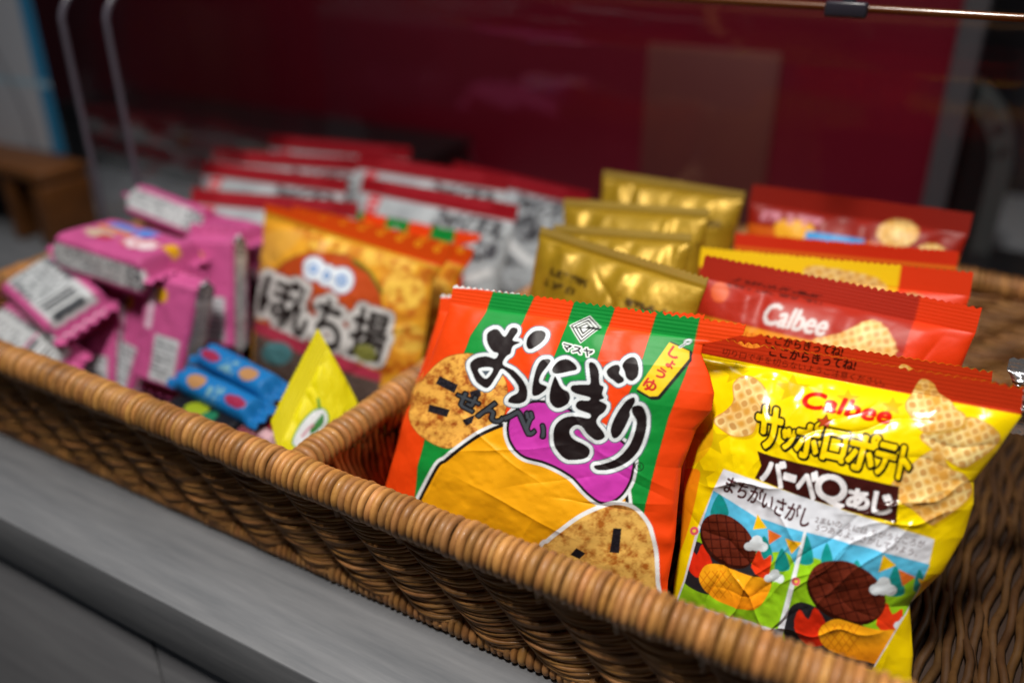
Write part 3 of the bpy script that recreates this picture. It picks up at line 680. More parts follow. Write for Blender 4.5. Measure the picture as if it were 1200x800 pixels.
# --- calbee-like bags behind
def std_bag(name, label, cat, group, tl, tr, Y, lean, h, art_f, back, seed, w_mm=None, **k):
    TL, TR = at(*tl, Y=Y[0]), at(*tr, Y=Y[1]); W = np.linalg.norm(TR - TL) * 1000
    return film_bag(name, label, cat, group, TL, TR, Rd(lean), h, art_f(W, h * 1000), back, seed=seed, **k)
std_bag("potato_snack_bag", "brown-red potato snack bag with white lettering and waffle chips, behind the yellow ones", "snack bag", "orange and red potato snack bags", (827, 298), (1151, 360), (.415, .42), 20, .142, lambda w, h: art_calbee("brown", w, h), "#a02412", 21, res=(210, 210), bulge=.015, creases=10)
std_bag("potato_snack_bag", "snack bag with a yellow top edge and pale waffle chip, behind the brown-red one", "snack bag", "orange and red potato snack bags", (822, 289), (1141, 318), (.452, .458), 20, .140, lambda w, h: art_calbee("yellow", w, h), "#b3260c", 22, res=(150, 150), bulge=.013)
std_bag("potato_snack_bag", "plain orange-red snack bag edge between the yellow-topped bag and the blue-labelled bag", "snack bag", "orange and red potato snack bags", (862, 272), (1124, 294), (.49, .495), 18, .136, lambda w, h: art_calbee("orange", w, h), "#b81e06", 23, res=(120, 120), bulge=.012)
std_bag("potato_snack_bag", "rearmost dark orange snack bag with a small blue label", "snack bag", "orange and red potato snack bags", (882, 215), (1141, 249), (.535, .535), 18, .146, lambda w, h: art_calbee("dark", w, h), "#a61d08", 24, res=(130, 130), bulge=.014)

# --- gold bags
GOLD = "gold foil snack bags"
g = dict(m="foil", bulge=.017, seal=.006, creases=14, wr=1.4, pinch=.003, puck=1.2)
std_bag("gold_snack_bag", "frontmost gold foil snack bag with small dark lettering, right behind the striped cracker bag", "snack bag", GOLD, (634, 264), (829, 325), (.41, .388), 16, .138, art_gold, "#b08a1c", 31, res=(170, 170), **g)
std_bag("gold_snack_bag", "second gold foil snack bag from the front, bright glint on its right edge", "snack bag", GOLD, (650, 262), (810, 273), (.44, .44), 16, .138, art_gold, "#b08a1c", 32, res=(140, 140), **g)
std_bag("gold_snack_bag", "third gold foil snack bag from the front, just higher than the second", "snack bag", GOLD, (662, 232), (832, 244), (.478, .475), 16, .138, art_gold, "#b08a1c", 33, res=(140, 140), **g)
std_bag("gold_snack_bag", "rearmost gold foil snack bag standing tallest against the clear lid", "snack bag", GOLD, (708, 199), (874, 224), (.532, .532), 14, .138, art_gold, "#b08a1c", 34, res=(140, 140), **g)

# --- white and red bags
WH = "white snack bags with red top seals"
TL, TR = at(425, 206, Y=.50), at(609, 240, Y=.50)
W0 = film_bag("white_snack_bag", "white snack bag with red top seal, nearest behind the orange fried cracker bags", "snack bag", WH, TL, TR, Rd(22), .142, art_white(np.linalg.norm(TR - TL) * 1000, 142), "#a0101e", res=(150, 150), bulge=.015, seal=.011, seed=41, wr=1.8, puck=1.6, creases=16, m="matte_film")
WB = np.linalg.norm(TR - TL)
def wbag(label, tl, tr, Y, lean=22):
    TR = at(*tr, Y=Y); d = at(*tl, z=TR[2]) - TR; d /= np.linalg.norm(d)
    place(W0, label, TR + d * WB, TR, Rd(lean), .142)
wbag("white and red snack bag just behind the one nearest the orange cracker bags", (440, 183), (598, 206), .545)
wbag("white and red snack bag farthest right, standing beside the gold bags", (545, 192), (693, 225), .575)
wbag("white and red snack bag at the back, under the middle of the backdrop", (345, 160), (482, 172), .590, 16)
wbag("white and red snack bag of the left-hand row nearest to the pink packs", (240, 221), (421, 237), .47, 26)
wbag("white and red snack bag second in the left-hand row, with a broad dark red seal", (246, 189), (409, 209), .505, 26)
wbag("white and red snack bag third in the left-hand row, bright red seal against the backdrop", (272, 175), (426, 185), .55, 20)

# ------------------------------------------------------------------ small wrapped packs
def wrap_pack(name, label, cat, group, loc, R, size, colour, fin=.006, power=9., m="film", res=(90, 64), seed=1):
    """pillow wrap: rounded block along local x with a crimped fin at each end"""
    L, W, Hh = size
    mtx = Matrix.LocRotScale(Vector(loc), R, None)
    root = empty(name, None, label, cat, group, mtx)
    def sec(x, th):
        e = np.clip((np.abs(x) - (L / 2 - .006)) / .006, 0, 1); e = e * e * (3 - 2 * e)
        c, s = np.cos(th), np.sin(th)
        r = (np.abs(c) ** power + np.abs(s) ** power) ** (-1 / power)
        sg = np.clip(1 - e, .03, 1)
        y = W / 2 * c * r * (1 + .02 * e); z = Hh / 2 * s * r * sg
        n = fbm(x * 90 + 5, th * 2.2, seed, 3) - .47
        return np.stack([x, y * (1 + .05 * n), z * (1 + .12 * n * (1 - e)) + .0006 * n + e * .0012 * np.sin(y * 900)], -1)
    xs = np.linspace(-L / 2, L / 2, res[0]); th = np.linspace(0, 2 * math.pi, res[1], endpoint=False)
    X, TH = np.meshgrid(xs, th, indexing="ij"); P = sec(X, TH)
    mesh_np("wrapper", P.reshape(-1, 3), grid_faces(res[0], res[1], False, True)[:, ::-1], M[m], root, colour(P[..., 0], P[..., 1], P[..., 2]).reshape(-1, 3))
    for sg in (-1, 1):
        A, B = np.meshgrid(np.linspace(0, fin, 10), np.linspace(-1, 1, 60), indexing="ij")
        tz = (np.abs((B * 9) % 1 - .5) * 2) * .0012
        Xf = sg * (L / 2 + A - tz * (A > fin * .6)); Yf = B * W / 2 * (1 + .02); Zf = .0011 * np.sin(Yf * 900) + .0002 * np.sin(A / .0011 * 6.28) + A * .15 * math.sin(seed)
        V = np.concatenate([np.stack([Xf, Yf, Zf + d], -1).reshape(-1, 3) for d in (.0003, -.0003)])
        f = grid_faces(10, 60); mesh_np("end_seal", V, np.concatenate([f, f[:, ::-1] + 600]), M[m], root, np.tile(colour(Xf, Yf, Zf * 0 + 1).reshape(-1, 3), (2, 1)))
    return root

PINK = lin("#c2548d")
def pink_colour(kind, seed):
    def f(x, y, z):
        x, y, z = x * 1000, y * 1000, z * 1000      # millimetres
        c = np.zeros(x.shape + (3,)); c[:] = PINK
        n = fbm(x / 9, y / 9 + z / 9, seed)
        c *= (.86 + .3 * n)[..., None]
        top = z > 6
        def put(m, col): c[m] = lin(col)
        if kind == "top":
            put(top & (np.abs(y - 12) < 4 + 1.5 * np.sin(x / 4)) & (x > -28) & (x < 12), "#4a86d8"); put(top & (np.abs(y - 6) < 2.5) & (x > -30) & (x < -2), "#d88a3c")
            put(top & (((x + 18) / 12) ** 2 + ((y + 4) / 6) ** 2 < 1), "#c9b09a"); put(top & (((x + 10) / 6) ** 2 + ((y + 7) / 4) ** 2 < 1), "#b8344a")
            e = ((x - 14) / 15) ** 2 + ((y + 2) / 8) ** 2 < 1; put(top & e, "#e6cfd6"); put(top & e & (vnoise(x / 3, y / 3, 4) > .55), "#c02a44")
            put(top & (((x - 34) / 5) ** 2 + ((y - 4) / 5) ** 2 < 1), "#e0a818")
        side = y < -(np.abs(y).max() - 3)
        lab = side & (np.abs(x) < 40) & (np.abs(z) < 7)
        put(lab, "#cfd2d5"); put(lab & (np.abs(((z + 20) % 2.6) - 1.3) < .55) & (vnoise(x / 1.3, z * 0 + np.floor(z / 2.6), seed) > .42) & (x < 20), "#6a6d74")
        put(lab & (x > 24) & (x < 38) & (vnoise(x / 1.2, z / 1.2, seed + 2) > .5), "#5a5d66")
        if kind in ("label", "barcode"):
            lb = top & (np.abs(y) < np.abs(y).max() - 5) & (np.abs(x) < 38); put(lb, "#c3c7ca")
            put(lb & (x < 8) & (np.abs((y % 4) - 2) < .9) & (vnoise(x / 1.6, np.floor(y / 4) * 3.1, seed) > .4), "#6f7378")
            bar = lb & (x > 12) & (x < 34) & (y > -12) & (y < 9)
            put(bar, "#d3d6d8"); put(bar & (vnoise(x / 1.1, y * 0, seed + 7) > .48), "#3c4046")
            if kind == "barcode": put(lb & (np.abs(x - 10) < 1.2), "#c9508f")
        if kind == "upright":
            put(top & (np.abs(x + 16) < 14) & (np.abs(y + 4) < 9) , "#bfc3c8"); put(top & (np.abs(x + 16) < 12) & (np.abs(y + 4) < 8) & (np.abs((x % 3) - 1.5) < .6) & (vnoise(x * 0 + np.floor(x / 3), y / 1.2, seed) > .4), "#6d7178")
            put(top & (((x - 22) / 4.5) ** 2 + ((y - 5) / 4.5) ** 2 < 1), "#e0a818"); put(top & (np.abs(y - 11) < 2.2) & (x > 0) & (x < 26), "#d8b8cc")
        return c
    return f

from mathutils import Euler
def EU(rx, ry, rz): return Euler((Rd(rx), Rd(ry), Rd(rz))).to_quaternion()
PK = "pink candy packs piled in the basket's left half"
S = (.082, .046, .025)
z0 = .298
def pk(label, loc, rot, kind, seed, size=S):
    return wrap_pack("candy_pack", label, "candy pack", PK, loc, EU(*rot), size, pink_colour(kind, seed), seed=seed)
def upright(lean, yaw, roll=0):
    """pack standing on its end, printed face to the viewer, leaning back"""
    m = Matrix.Rotation(Rd(yaw), 3, "Z") @ Matrix.Rotation(Rd(-lean), 3, "X") @ Matrix.Rotation(Rd(roll), 3, "Y") @ Matrix(((0, -1, 0), (0, 0, -1), (1, 0, 0)))
    return m.to_quaternion()
def pku(label, loc, q_, seed, size):
    return wrap_pack("candy_pack", label, "candy pack", PK, loc, q_, size, pink_colour("upright", seed), seed=seed)
S2 = (.074, .036, .021)
pk("pink candy pack lying on top of the pile, with blue and yellow picture marks", at(150, 300, z=.092), (-3, 3, 2), "top", 1)
pk("pink candy pack lying behind the topmost one, white label on its side", at(190, 262, z=.092) + np.array([0, .02, -.004]), (-38, 4, -4), "plain", 2, (.078, .044, .024))
pk("small pink candy pack pointing at the white bags, crimped end at its right", at(268, 276, z=.088), (-6, 3, 6), "plain", 3, (.046, .030, .018))
pk("pink candy pack with white label on top, resting beside the left wall of the basket", at(68, 352, Y=.302), (20, 6, -14), "label", 4, (.074, .040, .024))
pk("pink candy pack with a barcode label, lying along the front rim", at(30, 414, Y=.276), (32, 7, -6), "barcode", 5, (.080, .042, .022))
pku("pink candy pack standing on end in front, right of the barcode-labelled one", at(122, 412, Y=.308), upright(24, 8, -6), 6, S2)
pku("pink candy pack standing on end in mid pile, yellow spot near its top", at(163, 398, Y=.322), upright(26, -4, 5), 7, S2)
pku("pink candy pack standing on end next to the blue bars, yellow spot and pale strip", at(204, 388, Y=.322), upright(20, 10, 7), 8, S2)
pku("pink candy pack standing upright against the orange cracker bag", at(252, 343, Y=.362), upright(20, 14, -4), 10, (.076, .038, .022))
pk("dark pink candy pack squeezed under the small crimped one", at(258, 312, z=.064) + np.array([0, .02, 0]), (10, 4, 5), "plain", 11, (.06, .04, .02))
pk("pink candy pack squeezed under the topmost one, only its front edge showing", at(140, 345, z=.062) + np.array([0, .03, 0]), (-6, -3, 4), "plain", 12, (.08, .044, .022))

def blue_colour(flip, seed):
    def f(x, y, z):
        x, y, z = x * 1000 * flip, y * 1000, z * 1000
        c = np.zeros(x.shape + (3,)); c[:] = lin("#146cae")
        def put(m, col): c[m] = lin(col)
        t = (z > 1) | (y < -4)
        put(t & (((x + 14) / 7) ** 2 + ((y + 2) / 4.4) ** 2 < 1), "#a87c50"); put(t & (np.abs(x - 2) < 6) & (np.abs(y + 3) < 4) & (vnoise(x / 2, y / 2, seed) > .55), "#6a98a8")
        put(t & (((x - 19) / 8) ** 2 + ((y + 3) / 3.2) ** 2 < 1), "#8e2244"); put((x < -30), "#1668a8")
        return c
    return f
BL = "blue wafer bars in the basket"
wrap_pack("wafer_bar", "blue wrapped wafer bar, the front one of the two, red mark at its right end", "candy bar", BL, at(258, 464, z=.045), EU(14, 3, -4), (.064, .0165, .0155), blue_colour(1, 3), power=2.6, seed=3)
wrap_pack("wafer_bar", "blue wrapped wafer bar, the rear one of the two, beside the pink packs", "candy bar", BL, at(280, 437, z=.051), EU(12, 3, -7), (.064, .0165, .0155), blue_colour(-1, 4), power=2.6, seed=4)
def dark_colour(kind):
    def f(x, y, z):
        x, y, z = x * 1000, y * 1000, z * 1000
        c = np.zeros(x.shape + (3,)); c[:] = lin("#14141a" if kind == 0 else "#6a2030")
        def put(m, col): c[m] = lin(col)
        if kind == 0:
            put((((x + 4) / 8) ** 2 + (y / 6) ** 2 < 1) & (z > 0), "#8a9a1c"); put((((x - 8) / 5) ** 2 + (y / 4) ** 2 < 1) & (z > 0), "#1c6a4a")
        else:
            put(x < -8, "#3a34b0"); put((np.abs(y + x * .3) < 3) & (x > -10), "#c8a0a8"); put((np.abs(y - 6 + x * .2) < 2) & (x > -10), "#b02a3a")
        return c
    return f
wrap_pack("candy_bar", "black wrapped candy bar with a green mark, under the blue bars", "candy bar", None, at(240, 497, z=.032), EU(6, 0, -8), (.06, .024, .018), dark_colour(0), power=2.8, seed=5)
wrap_pack("candy_bar", "purple and wine-red candy bar lying between the blue bars and the yellow packet", "candy bar", None, at(285, 507, z=.030), EU(6, 4, 14), (.055, .024, .018), dark_colour(1), power=2.8, seed=6)

# ------------------------------------------------------------------ yellow packet on its corner
def art_packet():
    a = Art(300, 375, 440, 560, 3, "#d8cc06")
    p = T(300, 370, 4.707)
    m = a.smooth(p([(205, 705), (225, 640), (270, 570), (330, 520), (370, 515), (392, 545), (390, 590), (340, 650), (260, 720)])); a.fill(a.grow(m, 2), "#5c9a2c"); a.fill(m, "#d4d8dc")
    a.fill(a.smooth(p([(350, 560), (372, 535), (368, 600), (310, 650), (300, 625)])), "#3a7a3c"); a.fill(a.line(p([(255, 665), (290, 620), (315, 600)]), 3), "#c08a98")
    a.fill(a.smooth(p([(335, 460), (350, 455), (358, 510), (345, 512)])), "#4a8a2c")
    a.soften(); return a
p1, p2, p3 = at(317, 492, Y=.272), at(371, 384, Y=.312), at(416, 466, Y=.312)
ex = p2 - p1; Wp = np.linalg.norm(ex); ex = ex / Wp
dn = p3 - p2; dn = dn - ex * (dn @ ex); dn /= np.linalg.norm(dn)
nn = np.cross(ex, dn); nn = -nn if nn[1] > 0 else nn
film_bag("yellow_packet", "bright yellow packet with a serrated edge, standing on its corner against the divider", "snack packet", None, p1, p2, 0, .062, art_packet(), "#c8bc04", res=(150, 170), bulge=.005, seal=.010, bseal=.004,
         by_photo=True, left=[(317, 492), (322, 515), (330, 537), (342, 562), (356, 592)], right=[(371, 384), (386, 410), (400, 435), (417, 467), (428, 500), (434, 540)], seed=3, pinch=.001, wr=.5, creases=5, frame=(ex, dn, nn, Wp), tooth=.0024, rid=.00014, puck=.7, m="matte_film")

# ------------------------------------------------------------------ the basket
X0, X1, Y0, Y1, ZR, RAD = -.562, .068, .2355, .625, .067, .022
def loop(inset, step, z=0., lift=None):
    """closed rounded rectangle, counter-clockwise from the front left"""
    x0, x1, y0, y1, r = X0 + inset, X1 - inset, Y0 + inset, Y1 - inset, max(RAD - inset * .5, .01)
    pts, nrm = [], []
    def seg(a, b, nv):
        n = max(2, int(np.linalg.norm(np.array(b) - a) / step))
        for k in range(n): pts.append(np.array(a) + (np.array(b) - a) * k / n); nrm.append(nv)
    def arc(c, a0):
        n = max(4, int(r * math.pi / 2 / step))
        for k in range(n):
            t = a0 + math.pi / 2 * k / n; pts.append(np.array(c) + r * np.array([math.cos(t), math.sin(t)])); nrm.append((math.cos(t), math.sin(t)))
    seg((x0 + r, y0), (x1 - r, y0), (0, -1)); arc((x1 - r, y0 + r), -math.pi / 2)
    seg((x1, y0 + r), (x1, y1 - r), (1, 0)); arc((x1 - r, y1 - r), 0)
    seg((x1 - r, y1), (x0 + r, y1), (0, 1)); arc((x0 + r, y1 - r), math.pi / 2)
    seg((x0, y1 - r), (x0, y0 + r), (-1, 0)); arc((x0 + r, y0 + r), math.pi)
    return np.array(pts), np.array(nrm)

RAT = lin("#bd8d56")
def rat(k=.25, dark=1.):
    return np.clip(RAT * dark * (1 + random.uniform(-k, k)) * np.array([1, 1 + random.uniform(-.06, .06), 1 + random.uniform(-.15, .1)]), 0, 1)

def coil(mb, P, N, rad, pitch, closed=True, squash=1.):
    """rings of split cane wound side by side round the path P (N: outward direction), each ring a flat band"""
    P3 = np.c_[P, np.zeros(len(P))] if P.shape[1] == 2 else P
    d = np.linalg.norm(np.diff(np.r_[P3, P3[:1]] if closed else P3, axis=0), axis=1); s = np.r_[0, np.cumsum(d)]
    tot = s[-1]; Pc = np.r_[P3, P3[:1]] if closed else P3
    Nc = np.r_[N, N[:1]] if closed else N
    t, wave = 0., 0
    while t < tot:
        p = pitch * random.uniform(.82, 1.2)
        c0 = t + p / 2
        pos = np.array([np.interp(c0, s, Pc[:, k]) for k in range(3)]); nv = np.array([np.interp(c0, s, Nc[:, k]) for k in range(2)] + [0.]); nv /= np.linalg.norm(nv) + 1e-9
        tg = np.array([-nv[1], nv[0], 0.]); up = np.array([0, 0, 1.])
        tilt = random.gauss(.10, .075); rr = rad * random.uniform(.93, 1.05); hw = p * .54; tk = .0011
        th = np.linspace(0, 2 * math.pi, 30, endpoint=False)
        prof = [(-hw, -.0009), (-hw * .8, .0002), (-hw * .38, tk * .92), (0, tk), (hw * .38, tk * .92), (hw * .8, .0002), (hw, -.0009)]
        base = rat(.26); Vv = []
        for (al, dr) in prof:
            r_ = rr + dr
            ctr = pos + tg * al
            ring = ctr + (np.cos(th)[:, None] * nv * r_ + np.sin(th)[:, None] * up * r_ * squash) + tg * (np.sin(th + .6) * tilt * rr)[:, None] * .55
            Vv.append(ring)
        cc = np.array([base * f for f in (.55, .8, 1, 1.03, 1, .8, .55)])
        mb.add(np.concatenate(Vv), grid_faces(len(prof), 30, False, True)[:, ::-1], np.repeat(cc, 30, 0))
        t += p

root = empty("wicker_basket", (-.255, .43, 0), "long honey-brown wicker basket with a divider, full of snack bags", "basket")
inv = root.matrix_basis.inverted()
mb = MB()
P, N = loop(0, .003); P = np.c_[P, np.full(len(P), ZR) + .0012 * np.sin(np.arange(len(P)) * .035)]
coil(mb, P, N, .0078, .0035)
mb.build("rim", M["rattan"], root, inv=inv)
# woven wall: fine rods swelling out between the stakes, the swell stepping along row by row
mb = MB(); rows = 31; Lw = .0335
for lay in (0, 1):
    for k in range(rows):
        z = .0055 + (ZR - .011) * (k + .5) / rows + random.uniform(-.0003, .0003)
        inset = .013 * (1 - z / ZR) + .002
        P, N = loop(inset, .0026)
        s = np.r_[0, np.cumsum(np.linalg.norm(np.diff(P, axis=0), axis=1))]
        grp = k // 3
        ph = ((s - (grp * 3 + (k % 3) * .35) * .00105 * (1 if True else -1) * -1) / Lw + (.5 if lay else 0)) % 1
        sh = np.sin(np.pi * ph) ** .75
        amp = .0068 * random.uniform(.9, 1.1)
        off = (sh * amp - .0012) if not lay else (-sh * .0045 - .0012)
        jig = .0005 * np.sin(s * 130 + k * 2.1)
        dz = (-.0022 * sh if not lay else 0) + jig * .5
        Q = np.c_[P + N * (off + jig)[:, None], z + dz * np.ones(len(P))]
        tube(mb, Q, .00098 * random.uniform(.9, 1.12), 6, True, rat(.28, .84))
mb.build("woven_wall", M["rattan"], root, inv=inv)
mb = MB(); P, N = loop(.0085, .0335)
for p, nv in zip(P, N):
    zz = np.linspace(.003, ZR, 8); ins = .012 * (1 - zz / ZR)
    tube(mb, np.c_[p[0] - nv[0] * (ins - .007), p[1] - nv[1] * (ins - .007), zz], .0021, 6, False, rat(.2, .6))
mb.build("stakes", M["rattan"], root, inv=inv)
mb = MB(); P, N = loop(.0125, .003); P = np.c_[P, np.full(len(P), .0055)]
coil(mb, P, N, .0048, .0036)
mb.build("foot_rim", M["rattan"], root, inv=inv)
mb = MB()
for k in range(150):
    x = X0 + .012 + (X1 - X0 - .022) * k / 149; ys = np.arange(Y0 + .012, Y1 - .010, .008)
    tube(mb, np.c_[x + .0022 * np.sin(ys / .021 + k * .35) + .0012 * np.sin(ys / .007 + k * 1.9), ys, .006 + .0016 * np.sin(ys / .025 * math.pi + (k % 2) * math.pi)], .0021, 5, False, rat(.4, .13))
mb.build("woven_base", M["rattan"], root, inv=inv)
mb = MB(); rbox(mb, np.array([(X0 + X1) / 2, (Y0 + Y1) / 2, .0026]), (X1 - X0 - .03, Y1 - Y0 - .03, .0026), .001); mb.build("base_board", M["base"], root, inv=inv, col=False)
# divider
div = bpy.data.objects.new("divider", None); COL.objects.link(div); div.parent = root; div.location = (0, 0, 0)
XD = -.2550
mb = MB(); n = 130
yy = np.linspace(Y0 + .003, Y1 - .004, n); P = np.c_[np.full(n, XD), yy, ZR - .0035 - .001 * np.sin(np.linspace(0, 3, n))]
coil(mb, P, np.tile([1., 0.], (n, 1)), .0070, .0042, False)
mb.build("divider_rim", M["rattan"], div, inv=inv)
mb = MB()
for sg in (-1, 1):
    y = Y0 + .026
    while y < Y1 - .026:
        zz = np.linspace(.006, ZR - .006, 12); t = (zz - .006) / (ZR - .012)
        x = XD + sg * (.0022 + .0045 * t ** 3 + .0012 * np.sin(t * 9 + y * 200)); yb = y + .010 * (1 - t) * sg + .002 * np.sin(t * 5 + y * 90)
        tube(mb, np.c_[x, yb, zz], .0017 * random.uniform(.85, 1.15), 6, False, rat(.25, .9)); y += .0046 * random.uniform(.85, 1.2)
for k in range(26):
    ys = np.arange(Y0 + .02, Y1 - .02, .006); tube(mb, np.c_[XD + .0012 * np.sin(ys / .01 + k * math.pi), ys, np.full(len(ys), .008 + k * .0022)], .0011, 5, False, rat(.25, .7))
mb.build("divider_wall", M["rattan"], div, inv=inv)

# ------------------------------------------------------------------ clear lid over the back half
lid = empty("clear_lid", (-.255, .6, ZR), "clear acrylic lid over the back of the basket, amber front edge with dark latch", "lid")
linv = lid.matrix_basis.inverted()
def lid_profile(n=14):
    pr = [(Y1 - .004, ZR + .006), (Y1 - .004, ZR + .12)]
    for t in np.linspace(0, math.pi / 2, n): pr.append((Y1 - .004 - .05 * (1 - math.cos(t)), ZR + .126 + .05 * math.sin(t)))
    pr += [(.56, .2435), (.52, .2450), (.487, .2455)]
    return np.array(pr)
pr = lid_profile(); xs = np.linspace(X0 + .006, X1 - .004, 40)
def sheet(mb, A, B, thick_dir, t):
    """solid sheet from a grid of points A (ni,nj,3) thickened by t along thick_dir"""
    ni, nj = A.shape[:2]; top = A + thick_dir * t
    V = np.concatenate([A.reshape(-1, 3), top.reshape(-1, 3)] * 2); f = grid_faces(ni, nj); N2 = 2 * ni * nj
    F = [f, f[:, ::-1] + ni * nj]      # rim faces get vertices of their own, so the broad faces keep true normals
    idx = np.arange(ni * nj).reshape(ni, nj)
    for e in (idx[0], idx[-1][::-1], idx[:, 0][::-1], idx[:, -1]):
        F.append(np.c_[e[:-1], e[:-1] + ni * nj, e[1:] + ni * nj, e[1:]] + N2)
    mb.add(V, np.concatenate(F))
mb = MB()
A = np.stack([np.stack([np.full(len(pr), x), pr[:, 0], pr[:, 1]], -1) for x in xs])
tn = np.gradient(pr, axis=0); nm = np.c_[tn[:, 1], -tn[:, 0]]; nm /= np.linalg.norm(nm, axis=1)[:, None]
sheet(mb, A, None, np.c_[np.zeros(len(pr)), nm][None], .0022)
mb.build("shell", M["acrylic"], lid, inv=linv, col=False)
def end_panel(x, dy):
    """upright side with a rounded upper front corner"""
    mb = MB(); rows_ = []
    for z in np.linspace(ZR + .006, .243, 30):
        k = np.clip((z - .215) / .028, 0, 1); yf = .412 + dy + .04 * (1 - math.sqrt(max(0, 1 - k * k)))
        kb = np.clip((z - (ZR + .126)) / .05, 0, 1); yb = Y1 - .006 - .05 * (1 - math.sqrt(max(0, 1 - kb * kb)))
        rows_.append([(x, yf + (yb - yf) * s, z) for s in np.linspace(0, 1, 12)])
    sheet(mb, np.array(rows_), None, np.array([1., 0, 0]), .0025)
    mb.build("end_panel", M["acrylic"], lid, inv=linv, col=False)
    mb = MB(); e = np.array([r[0] for r in rows_]) + [.0012, 0, 0]; tube(mb, e, .0022, 8); mb.build("edge_strip", M["lip"], lid, inv=linv, col=False)
end_panel(X0 + .004, 0); end_panel(X0 - .026, -.012); end_panel(X1 - .008, 0)
mb = MB(); xs = np.linspace(X0 + .01, X1 - .01, 50); tube(mb, np.c_[xs, np.full(50, .486), np.full(50, .2458)], .0019, 8); mb.build("front_edge", M["brown_rod"], lid, inv=linv, col=False)
c = at(992, 9, Y=.483)
mb = MB(); rbox(mb, c + np.array([0, 0, -.001]), (.020, .006, .0075), .0015); rbox(mb, c + np.array([0, .004, .006]), (.006, .004, .012), .001); mb.build("latch", M["dark_grey"], lid, inv=linv, col=False)

# ------------------------------------------------------------------ counter and background
def single(mb, name, m, label=None, cat=None, kind=None, group=None, col=False, smooth=True):
    o = mb.build(name, m, None, smooth, col=col)
    if kind: o["kind"] = kind
    if label: tag(o, label, cat, group)
    return o
YE = .194
cnt = empty("counter", (-.4, YE, 0), "pale grey wood-grain counter with a thick front edge above flat panels", "counter")
ci = cnt.matrix_basis.inverted()
mb = MB(); rbox(mb, np.array([-.5, YE + .45, -.0165]), (3.2, .9, .033), .0012); mb.build("counter_top", M["table"], cnt, inv=ci, col=False)
gx = at(180, 748, Y=YE + .004)[0]
for x0, x1 in ((-2.1, gx - .0012), (gx + .0012, 1.1)):
    mb = MB(); rbox(mb, np.array([(x0 + x1) / 2, YE + .012, -.0355 - .30]), (x1 - x0, .018, .603), .001); mb.build("front_panel", M["panel"], cnt, inv=ci, col=False)
mb = MB(); rbox(mb, np.array([-.5, YE + .055, -.0355 - .30]), (3.1, .03, .60), .001); mb.build("carcass", M["gap"], cnt, inv=ci, col=False)

bd = empty("backdrop_board", (-.6, .80, 0), "dark wine-red board standing behind the basket with a grey right edge", "board")
bi = bd.matrix_basis.inverted()
xr = at(1100, 240, Y=.8)[0]
mb = MB(); rbox(mb, np.array([(-1.32 + xr - .012) / 2, .805, .45]), (xr - .012 + 1.32, .012, .90), .002); mb.build("panel", M["red"], bd, inv=bi, col=False)
mb = MB(); rbox(mb, np.array([xr - .004, .803, .45]), (.019, .016, .90), .003); mb.build("edge_trim", M["grey_edge"], bd, inv=bi, col=False)
# brown sheet added on the board in place of a reflection in the lid
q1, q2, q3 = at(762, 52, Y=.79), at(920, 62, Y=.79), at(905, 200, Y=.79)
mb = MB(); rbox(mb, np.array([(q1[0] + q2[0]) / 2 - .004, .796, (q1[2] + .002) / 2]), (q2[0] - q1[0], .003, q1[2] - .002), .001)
single(mb, "reflection_sheet", M["reflection"], "dull brown sheet standing in for a reflection in the clear lid, above the gold bags", "reflection")

# paper notice and its wooden stand at far left
def flat_print(name, lab, cat, corners, art_fn, mname, thick=.002, nx=60, ny=80):
    TLc, TRc, BLc = [np.asarray(c) for c in corners]
    A_, B_ = np.meshgrid(np.linspace(0, 1, nx), np.linspace(0, 1, ny), indexing="ij")
    P = TLc + (TRc - TLc) * A_[..., None] + (BLc - TLc) * B_[..., None]
    n = np.cross(TRc - TLc, BLc - TLc); n /= np.linalg.norm(n); n = n if n[1] > 0 else -n
    V = np.concatenate([P.reshape(-1, 3), (P + n * thick).reshape(-1, 3)])
    f = grid_faces(nx, ny); idx = np.arange(nx * ny).reshape(nx, ny); F = [f, f[:, ::-1] + nx * ny]
    for e in (idx[0], idx[-1][::-1], idx[:, 0][::-1], idx[:, -1]): F.append(np.c_[e[:-1], e[:-1] + nx * ny, e[1:] + nx * ny, e[1:]])
    C = art_fn(A_, B_).reshape(-1, 3)
    o = mesh_np(name, V, np.concatenate(F), M[mname], None, np.tile(C, (2, 1)), False)
    return tag(o, lab, cat)
def notice(a, b):
    c = np.zeros(a.shape + (3,)); c[:] = lin("#b9bcc4")
    c[(a > .90)] = lin("#2f83b0"); c[np.abs(b - .70) < .012] = lin("#9fc0d2")
    s = a - .62 + .12 * np.sin(b * 5); c[(np.abs(s) < .018)] = lin("#8d8f98")
    for k in range(12):
        c[(np.abs(b - .45 - k * .02) < .004) & (a > .1) & (a < .5) & (vnoise(a * 60, b * 0 + k, 3) > .4)] = lin("#9a9ca4")
    return c
Yp = .52
pr_ = at(75, 181, Y=Yp); pw = .16; ph = .22
flat_print("paper_notice", "white paper notice with a blue right border, above the brown wooden stand", "notice", (pr_ + [-pw, -.01, ph], pr_ + [0, 0, ph], pr_ + [-pw, -.01, 0]), notice, "print")
sx = at(79, 240, Y=.48)[0]
ws = empty("wooden_stand", (sx - .08, .48, 0), "brown wooden stand with dark openings, on the counter left of the basket", "stand")
wi = ws.matrix_basis.inverted()
mb = MB(); rbox(mb, np.array([sx - .011, .485, .030]), (.022, .05, .060), .004); mb.build("upright", M["wood"], ws, inv=wi, col=False)
mb = MB(); rbox(mb, np.array([sx - .09, .485, .0665]), (.18, .052, .012), .004); mb.build("shelf", M["wood"], ws, inv=wi, col=False)
mb = MB(); rbox(mb, np.array([sx - .10, .503, .030]), (.155, .008, .060), .002); mb.build("back_board", M["gap"], ws, inv=wi, col=False)
